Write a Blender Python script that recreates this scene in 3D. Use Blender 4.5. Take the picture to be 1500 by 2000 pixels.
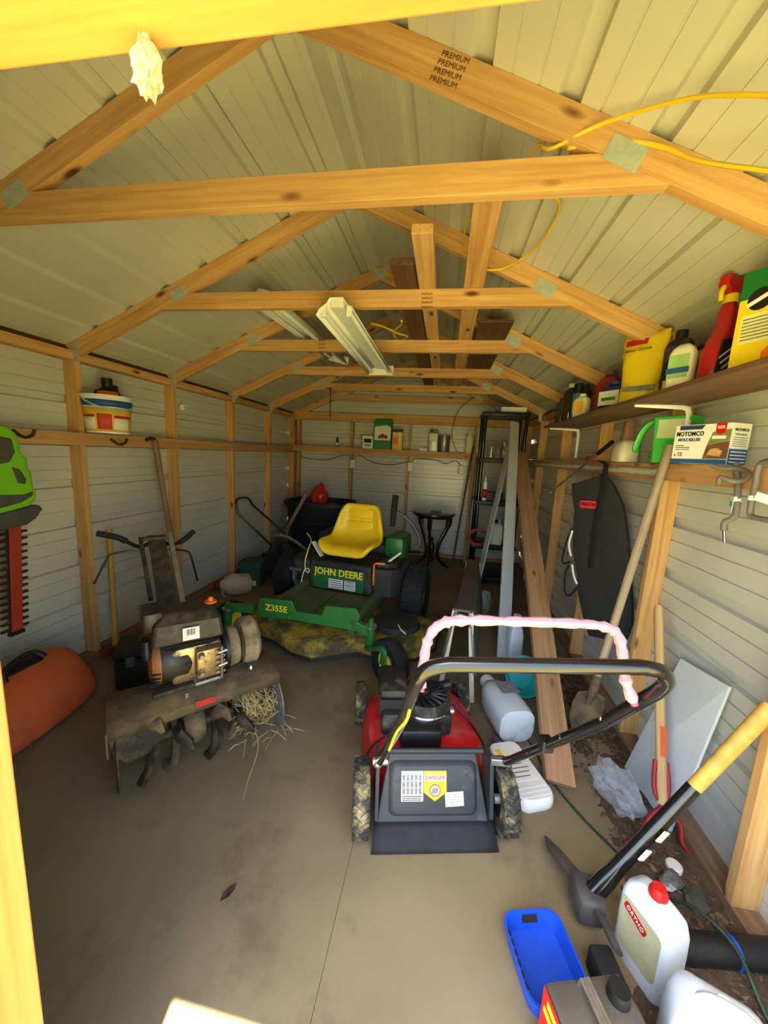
import bpy, bmesh, math, random
from mathutils import Vector, Matrix, Quaternion
for o in list(bpy.data.objects): bpy.data.objects.remove(o)
S = bpy.context.scene
COL = S.collection
R = math.radians
V = Vector
random.seed(7)

# ---------------------------------------------------------------- camera
CF, CPI, CYA, CRO = 720.0, .1564, .1541, .052
CC = V((.592, 0, 1.552))
_fw = V((-math.sin(CYA)*math.cos(CPI), math.cos(CYA)*math.cos(CPI), -math.sin(CPI)))
_rt = V((math.cos(CYA), math.sin(CYA), 0)); _up = _rt.cross(_fw)
_r2 = math.cos(CRO)*_rt+math.sin(CRO)*_up; _u2 = -math.sin(CRO)*_rt+math.cos(CRO)*_up
cam = bpy.data.cameras.new('camera'); co = bpy.data.objects.new('camera', cam); COL.objects.link(co)
cam.sensor_fit = 'VERTICAL'; cam.sensor_height = 36.0; cam.lens = CF/2000*36.0; cam.clip_start = .02; cam.clip_end = 300
co.matrix_world = Matrix(((_r2.x, _u2.x, -_fw.x, CC.x), (_r2.y, _u2.y, -_fw.y, CC.y), (_r2.z, _u2.z, -_fw.z, CC.z), (0, 0, 0, 1)))
S.camera = co
def ray(px, py): return _fw+_r2*(px-750)/CF+_u2*(1000-py)/CF
def atX(px, py, x): d = ray(px, py); return CC+d*((x-CC.x)/d.x)      # where the sight line of a photo pixel meets a wall plane
def atY(px, py, y): d = ray(px, py); return CC+d*((y-CC.y)/d.y)
def atP(px, py, p, n): d = ray(px, py); n = V(n); return CC+d*((V(p)-CC).dot(n)/d.dot(n))
def atZ(px, py, z): d = ray(px, py); return CC+d*((z-CC.z)/d.z)      # ... or the floor / a level above it

# ---------------------------------------------------------------- daylight
S.view_settings.view_transform = 'Standard'; S.view_settings.look = 'None'; S.view_settings.gamma = 1
S.view_settings.use_curve_mapping = False
S.view_settings.exposure = 2.1
wd = bpy.data.worlds.new('sky'); S.world = wd; wd.use_nodes = True
nt = wd.node_tree; bg = nt.nodes['Background']
sk = nt.nodes.new('ShaderNodeTexSky'); sk.sky_type = 'NISHITA'; sk.sun_disc = False
sk.sun_elevation = R(62); sk.sun_rotation = R(190); sk.air_density = 1.2; sk.dust_density = 1.5
nt.links.new(sk.outputs[0], bg.inputs[0]); bg.inputs[1].default_value = .28
sun = bpy.data.lights.new('sun', 'SUN'); sun.energy = 10.5; sun.angle = R(.6); sun.color = (1, .93, .8)
so = bpy.data.objects.new('sun', sun); COL.objects.link(so); so.location = (1, -6, 14)
so.rotation_euler = V((-.03, .215, -1)).to_track_quat('-Z', 'Y').to_euler()
pt = bpy.data.lights.new('doorway_portal', 'AREA'); pt.shape = 'RECTANGLE'; pt.size = 2.4; pt.size_y = 2.0; pt.cycles.is_portal = True
po = bpy.data.objects.new('doorway_portal', pt); COL.objects.link(po); po.location = (.6, .2, .98); po.rotation_euler = (R(90), 0, 0)

# ---------------------------------------------------------------- helpers
class MB:
    """collects geometry (in the local space of the thing) and links it as one mesh object"""
    def __init__(s): s.v = []; s.f = []; s.m = []; s.M = Matrix(); s.mi = 0
    def at(s, loc=(0, 0, 0), rot=(0, 0, 0), sc=(1, 1, 1)):
        from mathutils import Euler
        s.M = Matrix.LocRotScale(V(loc), Euler([R(a) for a in rot]), V(sc)); return s
    def mat(s, M): s.M = M; return s
    def add(s, vs, fs):
        b = len(s.v); s.v += [s.M @ V(p) for p in vs]
        for f in fs: s.f.append([b+i for i in f]); s.m.append(s.mi)
        return s
    def box(s, x0, x1, y0, y1, z0, z1):
        return s.add([(x0, y0, z0), (x1, y0, z0), (x1, y1, z0), (x0, y1, z0), (x0, y0, z1), (x1, y0, z1), (x1, y1, z1), (x0, y1, z1)],
                     [(0, 3, 2, 1), (4, 5, 6, 7), (0, 1, 5, 4), (1, 2, 6, 5), (2, 3, 7, 6), (3, 0, 4, 7)])
    def cbox(s, c, sz): return s.box(c[0]-sz[0]/2, c[0]+sz[0]/2, c[1]-sz[1]/2, c[1]+sz[1]/2, c[2]-sz[2]/2, c[2]+sz[2]/2)
    def rbox(s, x0, x1, y0, y1, z0, z1, r=.01, seg=2):
        bm = bmesh.new(); bmesh.ops.create_cube(bm, size=1)
        for v in bm.verts: v.co = V(((x0+x1)/2+v.co.x*(x1-x0), (y0+y1)/2+v.co.y*(y1-y0), (z0+z1)/2+v.co.z*(z1-z0)))
        r = min(r, .49*min(abs(x1-x0), abs(y1-y0), abs(z1-z0)))
        bmesh.ops.bevel(bm, geom=list(bm.edges), offset=r, segments=seg, profile=.5, affect='EDGES')
        return s.bm(bm)
    def bm(s, bm):
        bm.verts.index_update(); s.add([tuple(v.co) for v in bm.verts], [[v.index for v in f.verts] for f in bm.faces]); bm.free(); return s
    def prism(s, poly, z0, z1):
        n = len(poly)
        return s.add([(x, y, z0) for x, y in poly]+[(x, y, z1) for x, y in poly],
                     [tuple(reversed(range(n))), tuple(range(n, 2*n))]+[(i, (i+1) % n, n+(i+1) % n, n+i) for i in range(n)])
    def lathe(s, prof, n=16, a0=0, a1=360):
        full = abs(a1-a0) >= 359.9; k = n if full else n+1; vs = []; fs = []
        for i in range(k):
            a = R(a0+(a1-a0)*i/n); vs += [(r*math.cos(a), r*math.sin(a), z) for r, z in prof]
        m = len(prof)
        for i in range(n):
            j = (i+1) % k
            for q in range(m-1):
                if prof[q][0] < 1e-6 and prof[q+1][0] < 1e-6: continue
                fs.append((i*m+q, j*m+q, j*m+q+1, i*m+q+1))
        return s.add(vs, fs)
    def loft(s, rings, cap=True, closed=True):
        n = len(rings[0]); vs = [p for r in rings for p in r]; fs = []
        for i in range(len(rings)-1):
            for j in range(n if closed else n-1):
                k = (j+1) % n; fs.append((i*n+j, i*n+k, (i+1)*n+k, (i+1)*n+j))
        if cap and closed: fs += [tuple(reversed(range(n))), tuple((len(rings)-1)*n+j for j in range(n))]
        return s.add(vs, fs)
    def tube(s, pts, r, n=8, closed=False, cap=True, flat=1.0, up=None):
        pts = [V(p) for p in pts]; m = len(pts); rs = r if isinstance(r, (list, tuple)) else [r]*m; rings = []
        prev = None
        for i, p in enumerate(pts):
            if closed: t = pts[(i+1) % m]-pts[i-1]
            else: t = pts[min(i+1, m-1)]-pts[max(i-1, 0)]
            t.normalize()
            if prev is None:
                a = V(up) if up else (V((0, 0, 1)) if abs(t.z) < .9 else V((1, 0, 0)))
            else: a = prev
            a = (a-t*a.dot(t)).normalized(); prev = a; b = t.cross(a)
            rings.append([tuple(p+(b*math.cos(2*math.pi*j/n)+a*flat*math.sin(2*math.pi*j/n))*rs[i]) for j in range(n)])
        if closed: rings.append(rings[0])
        return s.loft(rings, cap and not closed)
    def ball(s, c, r, n=10, sc=(1, 1, 1)):
        bm = bmesh.new(); bmesh.ops.create_uvsphere(bm, u_segments=n, v_segments=max(5, n*2//3), radius=1)
        for v in bm.verts: v.co = V((c[0]+v.co.x*r*sc[0], c[1]+v.co.y*r*sc[1], c[2]+v.co.z*r*sc[2]))
        return s.bm(bm)
    def beam(s, p0, p1, w, h, up=(0, 0, 1)):
        p0, p1 = V(p0), V(p1); M0 = s.M; s.M = M0 @ frame(p0, p1, up); L = (p1-p0).length
        s.box(0, L, -w/2, w/2, -h/2, h/2); s.M = M0; return s
    def build(s, name, mat, parent=None, smooth=None, bevel=0, world=False, solid=0, sub=0):
        me = bpy.data.meshes.new(name); vs = s.v
        if world and parent is not None:
            I = parent_matrix(parent).inverted(); vs = [I @ V(p) for p in vs]
        me.from_pydata([tuple(p) for p in vs], [], s.f); me.update()
        bm = bmesh.new(); bm.from_mesh(me); bmesh.ops.recalc_face_normals(bm, faces=bm.faces); bm.to_mesh(me); bm.free()
        o = bpy.data.objects.new(name, me); COL.objects.link(o)
        for m in (mat if isinstance(mat, (list, tuple)) else [mat]): me.materials.append(m)
        if isinstance(mat, (list, tuple)): me.polygons.foreach_set('material_index', s.m)
        if parent is not None: o.parent = parent
        if bevel:
            b = o.modifiers.new('bevel', 'BEVEL'); b.width = bevel; b.segments = 2; b.limit_method = 'ANGLE'; b.angle_limit = R(40)
        if solid:
            b = o.modifiers.new('thickness', 'SOLIDIFY'); b.thickness = solid; b.offset = 0
        if sub:
            b = o.modifiers.new('smooth', 'SUBSURF'); b.levels = sub; b.render_levels = sub
        if smooth is not None:
            me.polygons.foreach_set('use_smooth', [True]*len(me.polygons))
            if smooth < 180: me.set_sharp_from_angle(angle=R(smooth))
        return o
def frame(p0, p1, up=(0, 0, 1)):
    p0, p1 = V(p0), V(p1); x = (p1-p0).normalized(); u = V(up)
    z = (u-x*u.dot(x)).normalized(); y = z.cross(x)
    return Matrix(((x.x, y.x, z.x, p0.x), (x.y, y.y, z.y, p0.y), (x.z, y.z, z.z, p0.z), (0, 0, 0, 1)))
ROOTM = {}
def parent_matrix(o):
    while o.parent is not None: o = o.parent
    return ROOTM.get(o.name, Matrix())
def tag(o, label=None, cat=None, group=None, kind=None):
    if label: o['label'] = label
    if cat: o['category'] = cat
    if group: o['group'] = group
    if kind: o['kind'] = kind
    return o
def thing(name, label, cat, loc=(0, 0, 0), rot=(0, 0, 0), group=None, kind=None, M=None):
    o = bpy.data.objects.new(name, None); COL.objects.link(o); o.empty_display_size = .1
    if M is None:
        from mathutils import Euler
        M = Matrix.LocRotScale(V(loc), Euler([R(a) for a in rot]), None)
    o.matrix_world = M; ROOTM[o.name] = M.copy()
    return tag(o, label, cat, group, kind)
def single(name, mb, mat, label, cat, loc=(0, 0, 0), rot=(0, 0, 0), group=None, M=None, **k):
    """a thing that is one mesh"""
    o = mb.build(name, mat, None, **k)
    if M is None:
        from mathutils import Euler
        M = Matrix.LocRotScale(V(loc), Euler([R(a) for a in rot]), None)
    o.matrix_world = M; ROOTM[o.name] = M.copy()
    return tag(o, label, cat, group)
def spin(pts, k=6):
    """smooth a polyline (Catmull-Rom)"""
    P = [V(p) for p in pts]; out = []
    for i in range(len(P)-1):
        a, b, c, d = P[max(i-1, 0)], P[i], P[i+1], P[min(i+2, len(P)-1)]
        for j in range(k):
            t = j/k; out.append(.5*((2*b)+(c-a)*t+(2*a-5*b+4*c-d)*t*t+(3*b-a-3*c+d)*t**3))
    return out+[P[-1]]
def arc(c, r, a0, a1, n=8): return [(c[0]+r*math.cos(R(a0+(a1-a0)*i/n)), c[1]+r*math.sin(R(a0+(a1-a0)*i/n))) for i in range(n+1)]
def rrect(w, h, r, n=4):
    return [p for cx, cy, a in ((w/2-r, h/2-r, 0), (-w/2+r, h/2-r, 90), (-w/2+r, -h/2+r, 180), (w/2-r, -h/2+r, 270)) for p in arc((cx, cy), r, a, a+90, n)]
def text(body, size, mat, parent, M, name='lettering', depth=.0006, sx=1.0, align='CENTER', bold=0.0):
    """flat lettering as a mesh; M places it (x along the line, y up, z out) in the space of the thing"""
    cu = bpy.data.curves.new('t', 'FONT'); cu.body = body; cu.size = size; cu.align_x = align; cu.align_y = 'CENTER'; cu.extrude = depth; cu.offset = bold
    cu.resolution_u = 2
    t = bpy.data.objects.new('t', cu); COL.objects.link(t)
    dg = bpy.context.evaluated_depsgraph_get(); me = bpy.data.meshes.new_from_object(t.evaluated_get(dg))
    bpy.data.objects.remove(t); me.transform(Matrix.Diagonal((sx, 1, 1, 1))); me.transform(M); me.name = name
    me.materials.clear(); me.materials.append(mat)
    o = bpy.data.objects.new(name, me); COL.objects.link(o); o.parent = parent
    return o
def face(p, x, y):
    """matrix for flat print: origin p, x along the line, y up the face"""
    x = V(x).normalized(); y = V(y); y = (y-x*y.dot(x)).normalized(); z = x.cross(y); p = V(p)
    return Matrix(((x.x, y.x, z.x, p.x), (x.y, y.y, z.y, p.y), (x.z, y.z, z.z, p.z), (0, 0, 0, 1)))

# ---------------------------------------------------------------- materials
def nodes(name):
    m = bpy.data.materials.new(name); m.use_nodes = True; t = m.node_tree
    return m, t, t.nodes['Principled BSDF'], lambda k, **a: _n(t, k, a)
def _n(t, k, a):
    n = t.nodes.new('ShaderNode'+k)
    for q, w in a.items(): setattr(n, q, w)
    return n
def lin(c):
    return tuple((x/12.92 if x <= .04045 else ((x+.055)/1.055)**2.4) for x in [q/255 for q in c])+(1,)
def pbr(name, col, rough=.6, metal=0, var=.12, scale=9, dirt=None, dirt_amt=.4, dirt_scale=5, bump=0, bscale=60, coat=0, trans=0, alpha=1, ior=1.45, sss=0, emit=0):
    """colour with a soft mottling, optional dirt patches and fine relief"""
    m, t, p, N = nodes(name); L = t.links.new; c = lin(col)
    tc = N('TexCoord'); n1 = N('TexNoise'); n1.inputs['Scale'].default_value = scale; n1.inputs['Detail'].default_value = 5
    L(tc.outputs['Object'], n1.inputs['Vector'])
    r = N('ValToRGB'); e = r.color_ramp.elements; e[0].position = .3; e[1].position = .7
    e[0].color = tuple(x*(1-var) for x in c[:3])+(1,); e[1].color = tuple(min(1, x*(1+var)) for x in c[:3])+(1,)
    L(n1.outputs['Fac'], r.inputs[0]); out = r.outputs[0]
    if dirt:
        n2 = N('TexNoise'); n2.inputs['Scale'].default_value = dirt_scale; n2.inputs['Detail'].default_value = 8; n2.inputs['Roughness'].default_value = .7
        L(tc.outputs['Object'], n2.inputs['Vector'])
        r2 = N('ValToRGB'); r2.color_ramp.elements[0].position = .62-.35*dirt_amt; r2.color_ramp.elements[1].position = .80-.3*dirt_amt
        L(n2.outputs['Fac'], r2.inputs[0]); mx = N('MixRGB'); mx.inputs[2].default_value = lin(dirt)
        L(r2.outputs[0], mx.inputs[0]); L(out, mx.inputs[1]); out = mx.outputs[0]
        rr = N('MapRange'); rr.inputs['To Min'].default_value = rough; rr.inputs['To Max'].default_value = max(rough, .9)
        L(r2.outputs[0], rr.inputs[0]); L(rr.outputs[0], p.inputs['Roughness'])
    else: p.inputs['Roughness'].default_value = rough
    L(out, p.inputs['Base Color']); p.inputs['Metallic'].default_value = metal; p.inputs['IOR'].default_value = ior
    p.inputs['Coat Weight'].default_value = coat; p.inputs['Transmission Weight'].default_value = trans; p.inputs['Alpha'].default_value = alpha
    if sss: p.inputs['Subsurface Weight'].default_value = sss; p.inputs['Subsurface Radius'].default_value = (.02, .02, .02)
    if bump:
        n3 = N('TexNoise'); n3.inputs['Scale'].default_value = bscale; n3.inputs['Detail'].default_value = 4; L(tc.outputs['Object'], n3.inputs['Vector'])
        b = N('Bump'); b.inputs['Strength'].default_value = bump; b.inputs['Distance'].default_value = .004; L(n3.outputs['Fac'], b.inputs['Height']); L(b.outputs[0], p.inputs['Normal'])
    return m
def wood(name, light, dark, knot=(92, 52, 24), rough=.7, ring=14, knots=True):
    """sawn timber, the grain along local x, with scattered knots"""
    m, t, p, N = nodes(name); L = t.links.new
    tc = N('TexCoord'); inf = N('ObjectInfo'); ad = N('VectorMath', operation='ADD'); ml = N('VectorMath', operation='SCALE')
    cb = N('CombineXYZ'); L(inf.outputs['Random'], cb.inputs[0]); L(inf.outputs['Random'], cb.inputs[1]); L(inf.outputs['Random'], cb.inputs[2])
    L(cb.outputs[0], ml.inputs[0]); ml.inputs['Scale'].default_value = 37
    L(tc.outputs['Object'], ad.inputs[0]); L(ml.outputs[0], ad.inputs[1])
    mp = N('Mapping'); mp.inputs['Scale'].default_value = (1.1, ring*1.6, ring*1.6); L(ad.outputs[0], mp.inputs[0])
    n1 = N('TexNoise'); n1.inputs['Scale'].default_value = 1.4; n1.inputs['Detail'].default_value = 6; n1.inputs['Roughness'].default_value = .62; n1.inputs['Distortion'].default_value = .6
    L(mp.outputs[0], n1.inputs['Vector'])
    r = N('ValToRGB'); e = r.color_ramp.elements; e[0].position = .32; e[1].position = .66; e[0].color = lin(dark); e[1].color = lin(light)
    L(n1.outputs['Fac'], r.inputs[0])
    n2 = N('TexNoise'); n2.inputs['Scale'].default_value = 2.2; L(ad.outputs[0], n2.inputs['Vector'])
    hv = N('HueSaturation'); mr = N('MapRange'); mr.inputs['To Min'].default_value = .82; mr.inputs['To Max'].default_value = 1.14
    L(n2.outputs['Fac'], mr.inputs[0]); L(mr.outputs[0], hv.inputs['Value']); L(r.outputs[0], hv.inputs['Color']); out = hv.outputs[0]
    if knots:
        mk = N('Mapping'); mk.inputs['Scale'].default_value = (3.2, 9, 9); L(ad.outputs[0], mk.inputs[0])
        vo = N('TexVoronoi'); vo.inputs['Scale'].default_value = 1.0; L(mk.outputs[0], vo.inputs['Vector'])
        rk = N('ValToRGB'); rk.color_ramp.elements[0].position = .07; rk.color_ramp.elements[0].color = (1, 1, 1, 1); rk.color_ramp.elements[1].position = .17; rk.color_ramp.elements[1].color = (0, 0, 0, 1)
        L(vo.outputs['Distance'], rk.inputs[0]); mx = N('MixRGB'); mx.inputs[2].default_value = lin(knot); L(rk.outputs[0], mx.inputs[0]); L(out, mx.inputs[1]); out = mx.outputs[0]
    L(out, p.inputs['Base Color']); p.inputs['Roughness'].default_value = rough
    b = N('Bump'); b.inputs['Strength'].default_value = .25; b.inputs['Distance'].default_value = .002; L(n1.outputs['Fac'], b.inputs['Height']); L(b.outputs[0], p.inputs['Normal'])
    return m
PINE = wood('pine', (216, 172, 110), (184, 132, 74))
SUNPINE = wood('sun_tinted_pine', (200, 146, 78), (172, 116, 52))  # same pine; the amber cast of direct sun is put into its colour
PINE2 = wood('pine_weathered', (205, 160, 108), (170, 122, 76))
OLDW = wood('old_board', (150, 122, 92), (112, 84, 58), knots=False)
BROWNW = wood('brown_board', (122, 92, 66), (92, 64, 44), knots=False)
DARKW = wood('dark_board', (104, 70, 40), (70, 44, 24), knots=False)
HANDLE = wood('handle_ash', (205, 172, 120), (176, 138, 88), knots=False, ring=30)
GREYH = wood('handle_weathered', (176, 158, 132), (140, 120, 94), knots=False, ring=30)
SHEET = pbr('painted_sheet_metal', (198, 198, 188), .24, 0, .05, 3)
SHEETR = pbr('painted_roof_metal', (198, 195, 178), .45, 0, .05, 3)
GALV = pbr('galvanised_steel', (150, 155, 155), .4, .75, .2, 40)
STEEL = pbr('bare_steel', (190, 190, 188), .28, .9, .15, 30)
CHROME = pbr('bright_chrome', (225, 225, 222), .12, 1, .05)
BLACK = pbr('black_plastic', (22, 22, 24), .5, 0, .25, 12)
BLACKM = pbr('black_painted_steel', (18, 18, 19), .22, 0, .2, 10, coat=.4)
RUBBER = pbr('rubber', (28, 28, 29), .8, 0, .3, 20, bump=.3, bscale=80)
RED = pbr('red_paint', (196, 22, 34), .35, 0, .12, 8)
REDP = pbr('red_plastic', (190, 24, 22), .4, 0, .1)
WHITE = pbr('white_plastic', (228, 228, 224), .45, 0, .05)
CREAM = pbr('cream_plastic', (226, 220, 190), .5, 0, .06)
PAPER = pbr('paper_label', (232, 230, 220), .7, 0, .04)
INK = pbr('black_ink', (20, 20, 22), .7, 0, .05)
GREYINK = pbr('grey_print', (120, 122, 124), .7, 0, .3, 90)
YELLOW = pbr('yellow_plastic', (238, 206, 30), .45, 0, .06)
BLUE = pbr('blue_plastic', (26, 74, 190), .4, 0, .1)
JUG = pbr('translucent_jug', (212, 222, 232), .35, 0, .05, sss=.3)
# ================================================================ the shed
YT = [.39, 1.265, 2.11, 2.983, 3.90, 4.808, 5.70]        # truss positions, from the door to the back wall
XL, XR = -1.777, 1.706                                   # inner faces of the studs
WL, WR, YB = -1.866, 1.795, 5.752                        # metal planes of the left, right and back walls
SL, APEX = .45, 2.855                                    # rafter slope, underside at the ridge
RT = APEX+.098                                           # roof underside at the ridge
def lumber(name, p0, p1, w, h, mat, parent, up=(0, 0, 1), bev=.003):
    """one board of its own, local x along the grain; w across, h along up"""
    L = (V(p1)-V(p0)).length; o = MB().box(0, L, -w/2, w/2, -h/2, h/2).build(name, mat, parent, bevel=bev)
    o.matrix_local = parent_matrix(parent).inverted() @ frame(p0, p1, up) if parent is not None else frame(p0, p1, up)
    return o
PITCH = .2735
def rib_profile(a, b, phase, mr=.007, sd=.006):
    """(distance along, depth outwards) of ribbed sheet metal between a and b: wide ribs every PITCH, two small ones between"""
    pts = [(a, 0)]
    k = math.floor((a-phase)/PITCH)-1
    while phase+k*PITCH < b+.1:
        c = phase+k*PITCH
        for d, q in ((-.022-sd, 0), (-.022, .026), (.022, .026), (.022+sd, 0), (.0895, 0), (.0905, mr), (.0965, mr), (.0975, 0), (.1745, 0), (.1755, mr), (.1815, mr), (.1825, 0)):
            if a < c+d < b: pts.append((c+d, q))
        k += 1
    pts.append((b, 0)); return pts
def sheet_span(a, b, phase):
    """split a run into sheets of four ribs"""
    cuts = [a]; k = 0
    while True:
        c = phase-.05+PITCH*(4*k-8); k += 1
        if c >= b-.1: break
        if c > a+.1: cuts.append(c)
    return list(zip(cuts, cuts[1:]+[b]))

floor = thing('floor', None, None, kind='structure')
FLOORM = pbr('dusty_plywood', (126, 112, 84), .75, 0, .16, 2.2, dirt=(94, 79, 56), dirt_amt=.35, dirt_scale=1.6, bump=.12, bscale=40)
xs = [-1.87, -.875, .345, 1.795]; ys = [.30, 1.63, 4.07, 5.76]
for i in range(3):
    for j in range(3):
        MB().box(xs[i]+.0006, xs[i+1]-.0006, ys[j]+.0006, ys[j+1]-.0006, -.019, 0).build('plywood_sheet', FLOORM, floor, bevel=.0006)
MB().box(-1.87, 1.80, .30, 5.76, -.16, -.0195).build('joist_bed', DARKW, floor)
GRASS = pbr('dry_grass', (180, 170, 100), .9, 0, .3, 3, dirt=(160, 144, 92), dirt_amt=.4, bump=.8, bscale=30)
g = MB().box(-40, 40, -60, 30, -.5, -.16).build('ground', GRASS); tag(g, kind='structure')

def side_wall(name, xs_, xm, phase, railz, sgn):
    w = thing(name, None, None, kind='structure')
    for a, b in sheet_span(.004, 2.112, phase):
        pr = rib_profile(a, b, phase)
        MB().loft([[(xm+sgn*d, y, z) for z, d in pr] for y in (.30, YB)], cap=False, closed=False).build('metal_sheet', SHEET, w, solid=.0012)
    for k, y in enumerate(YT[:-1]):
        if k == 0 and sgn > 0: continue
        lumber('stud', ((xs_+xm)/2, y+.019, .038), ((xs_+xm)/2, y+.019, 2.04), .038, .089, PINE, w, up=(1, 0, 0))
    lumber('stud', ((xs_+xm)/2, YB-.11, .038), ((xs_+xm)/2, YB-.11, 2.04), .038, .089, PINE, w, up=(1, 0, 0))
    lumber('sill_plate', ((xs_+xm)/2, .40, .02), ((xs_+xm)/2, YB-.002, .02), .088, .038, OLDW, w)
    lumber('top_plate', ((xs_+xm)/2, .40, 2.068), ((xs_+xm)/2, YB-.002, 2.068), .088, .055, PINE, w)
    lumber('eave_board', (xm-sgn*.012, .40, 2.122), (xm-sgn*.012, YB-.002, 2.122), .02, .05, DARKW, w)
    lumber('rail', (xs_-sgn*.0195, YT[0], railz-.044), (xs_-sgn*.0195, YB-.10, railz-.044), .038, .082, PINE2, w)
    return w
wall_left = side_wall('wall_left', XL, WL, .703, 1.590, -1)
wall_right = side_wall('wall_right', XR, WR, .460, 1.578, 1)

wall_back = thing('wall_back', None, None, kind='structure')
for a, b in sheet_span(.004, 2.95, .703):
    pr = rib_profile(a, b, .703)
    def hx(z): return min(1.86, max(.02, (RT+.03-z)/SL))
    MB().loft([[(sg*min(1.86 if sg < 0 else 1.79, hx(z)), YB+d, z) for z, d in pr] for sg in (-1, 1)], cap=False, closed=False).build('metal_sheet', SHEET, wall_back, solid=.0012)
for x in (-1.80, -1.72, -.855, .043, 1.02, 1.69): lumber('stud', (x, YB-.045, .038), (x, YB-.045, 2.06), .038, .089, PINE2, wall_back, up=(0, 1, 0))
lumber('sill_plate', (XL, YB-.045, .02), (XR, YB-.045, .02), .088, .038, PINE2, wall_back)
lumber('top_plate', (XL, YB-.066, 2.095), (XR, YB-.066, 2.095), .04, .089, PINE, wall_back)
lumber('top_plate', (XL, YB-.045, 2.035), (XR, YB-.045, 2.035), .088, .038, PINE, wall_back)

# front wall with the doorway the camera looks through
wall_front = thing('wall_front', None, None, kind='structure')
DX0, DX1, DZ = -.002, 1.56, 1.936
MB().box(-1.86, DX0-.05, .285, .30, -.1, 2.10).box(DX1+.05, 1.79, .285, .30, -.1, 2.10).box(DX0-.09, DX1+.09, .285, .30, DZ+.10, 2.10).at(rot=(90, 0, 0)).prism([(-1.86, 2.10), (1.79, 2.10), (0, RT-.01)], -.30, -.285).build('cladding', SHEET, wall_front)
lumber('header', (DX0-.09, .345, DZ+.07), (DX1+.09, .345, DZ+.07), .089, .14, SUNPINE, wall_front)
lumber('jamb', (DX0-.0445, .345, 0), (DX0-.0445, .345, DZ), .089, .089, SUNPINE, wall_front, up=(1, 0, 0))
lumber('jamb', (DX1+.0445, .345, 0), (DX1+.0445, .345, DZ), .089, .089, SUNPINE, wall_front, up=(1, 0, 0))

# roof metal
ceiling = thing('ceiling', None, None, kind='structure')
cs = math.sqrt(1+SL*SL); run = 2.06*cs
for sg in (-1, 1):
    for a, b in sheet_span(.0, run, .125):
        pr = rib_profile(a, b, .125, .0035, .012)
        MB().loft([[(sg*(q/cs+d*SL/cs), y, RT+.001-q*SL/cs+d/cs) for q, d in pr] for y in (.12, YB+.12)], cap=False, closed=False).build('roof_sheet', SHEETR, ceiling, solid=.0012)
rc = MB().prism([(-.11, -.03), (0, .022), (.11, -.03), (.11, -.026), (0, .026), (-.11, -.026)], -.12, -YB-.12).build('ridge_cap', SHEETR, ceiling)
rc.matrix_local = Matrix.Translation((0, 0, RT+.012)) @ Matrix.Rotation(R(90), 4, 'X')

# trusses
PLATE = pbr('nail_plate', (176, 182, 172), .5, .25, .12, 30)
def plate_mesh():
    m = MB().box(-.052, .052, -.034, .034, 0, .0016)
    for i in range(7):
        for j in range(4): m.box(-.046+i*.0145, -.039+i*.0145, -.028+j*.0165, -.018+j*.0165, .0016, .0034)
    return m
_pm = plate_mesh()
labels = ['roof truss next to the door header, with a yellow cord hung over its rafter',
          'roof truss whose tie carries the near end of the long shop light',
          'roof truss under the middle of the shop light, stamped tie',
          'roof truss at the far end of the shop light',
          'roof truss one bay before the back wall',
          'end roof truss standing on the back wall plate']
def truss(y, label):
    t = thing('roof_truss', label, 'roof truss', (0, y, 2.06), group='roof trusses')
    for sg in (-1, 1):
        # rafter: local x runs up the slope
        x1 = 1.80 if sg < 0 else 1.735
        p0 = V((sg*x1, y+.019, APEX+.049-SL*x1)); p1 = V((sg*.002, y+.019, APEX+.049-SL*.002))
        L = (p1-p0).length; k = .0445*SL*(1)
        poly = [(0-.0445*SL*0+.0445*SL, -.0445), (L+.0445*SL*-1, -.0445), (L+.0445*SL, .0445), (-.0445*SL, .0445)]
        o = MB().prism(poly, -.019, .019).build('rafter', PINE, t, bevel=.002)
        x = (p1-p0).normalized(); yv = V((-sg*-SL/cs, 0, 1/cs)); yv = (V((0, 0, 1))-x*x.z).normalized(); z = x.cross(yv)
        o.matrix_local = Matrix.Translation((0, -y, -2.06)) @ Matrix(((x.x, yv.x, z.x, p0.x), (x.y, yv.y, z.y, p0.y), (x.z, yv.z, z.z, p0.z), (0, 0, 0, 1)))
    zb = 2.335; xb = (APEX-zb)/SL; xt = (APEX-zb-.089)/SL
    o = MB().prism([(-xb, 0), (xb, 0), (xt, .089), (-xt, .089)], -.019, .019).build('collar_tie', PINE, t, bevel=.002)
    o.matrix_local = Matrix.Translation((0, .019, zb-2.06)) @ Matrix.Rotation(R(90), 4, 'X')
    a = math.degrees(math.atan(SL)); spots = [(-xb+.13, zb+.083, -2), (xb-.13, zb+.083, a+2), (0, APEX+.045, 0)]
    for sx, sz, an in spots:
        q = MB(); q.v = list(_pm.v); q.f = list(_pm.f); q.m = list(_pm.m)
        o = q.build('nail_plate', PLATE, t)
        o.matrix_local = Matrix.Translation((sx, -.0005, sz-2.06)) @ Matrix.Rotation(R(an if sx > 0 else -a-2 if sx < 0 else 0), 4, 'Y') @ Matrix.Rotation(R(90), 4, 'X')
    for sx in (XL+.014, XR-.014):
        o = MB().box(-.022, .022, -.06, .075, 0, .0016).build('nail_plate', PLATE, t)
        o.matrix_local = Matrix.Translation((sx, -.0005, .03)) @ Matrix.Rotation(R(90), 4, 'X')
    return t
TR = [truss(y, l) for y, l in zip(YT[1:], labels)]
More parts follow.
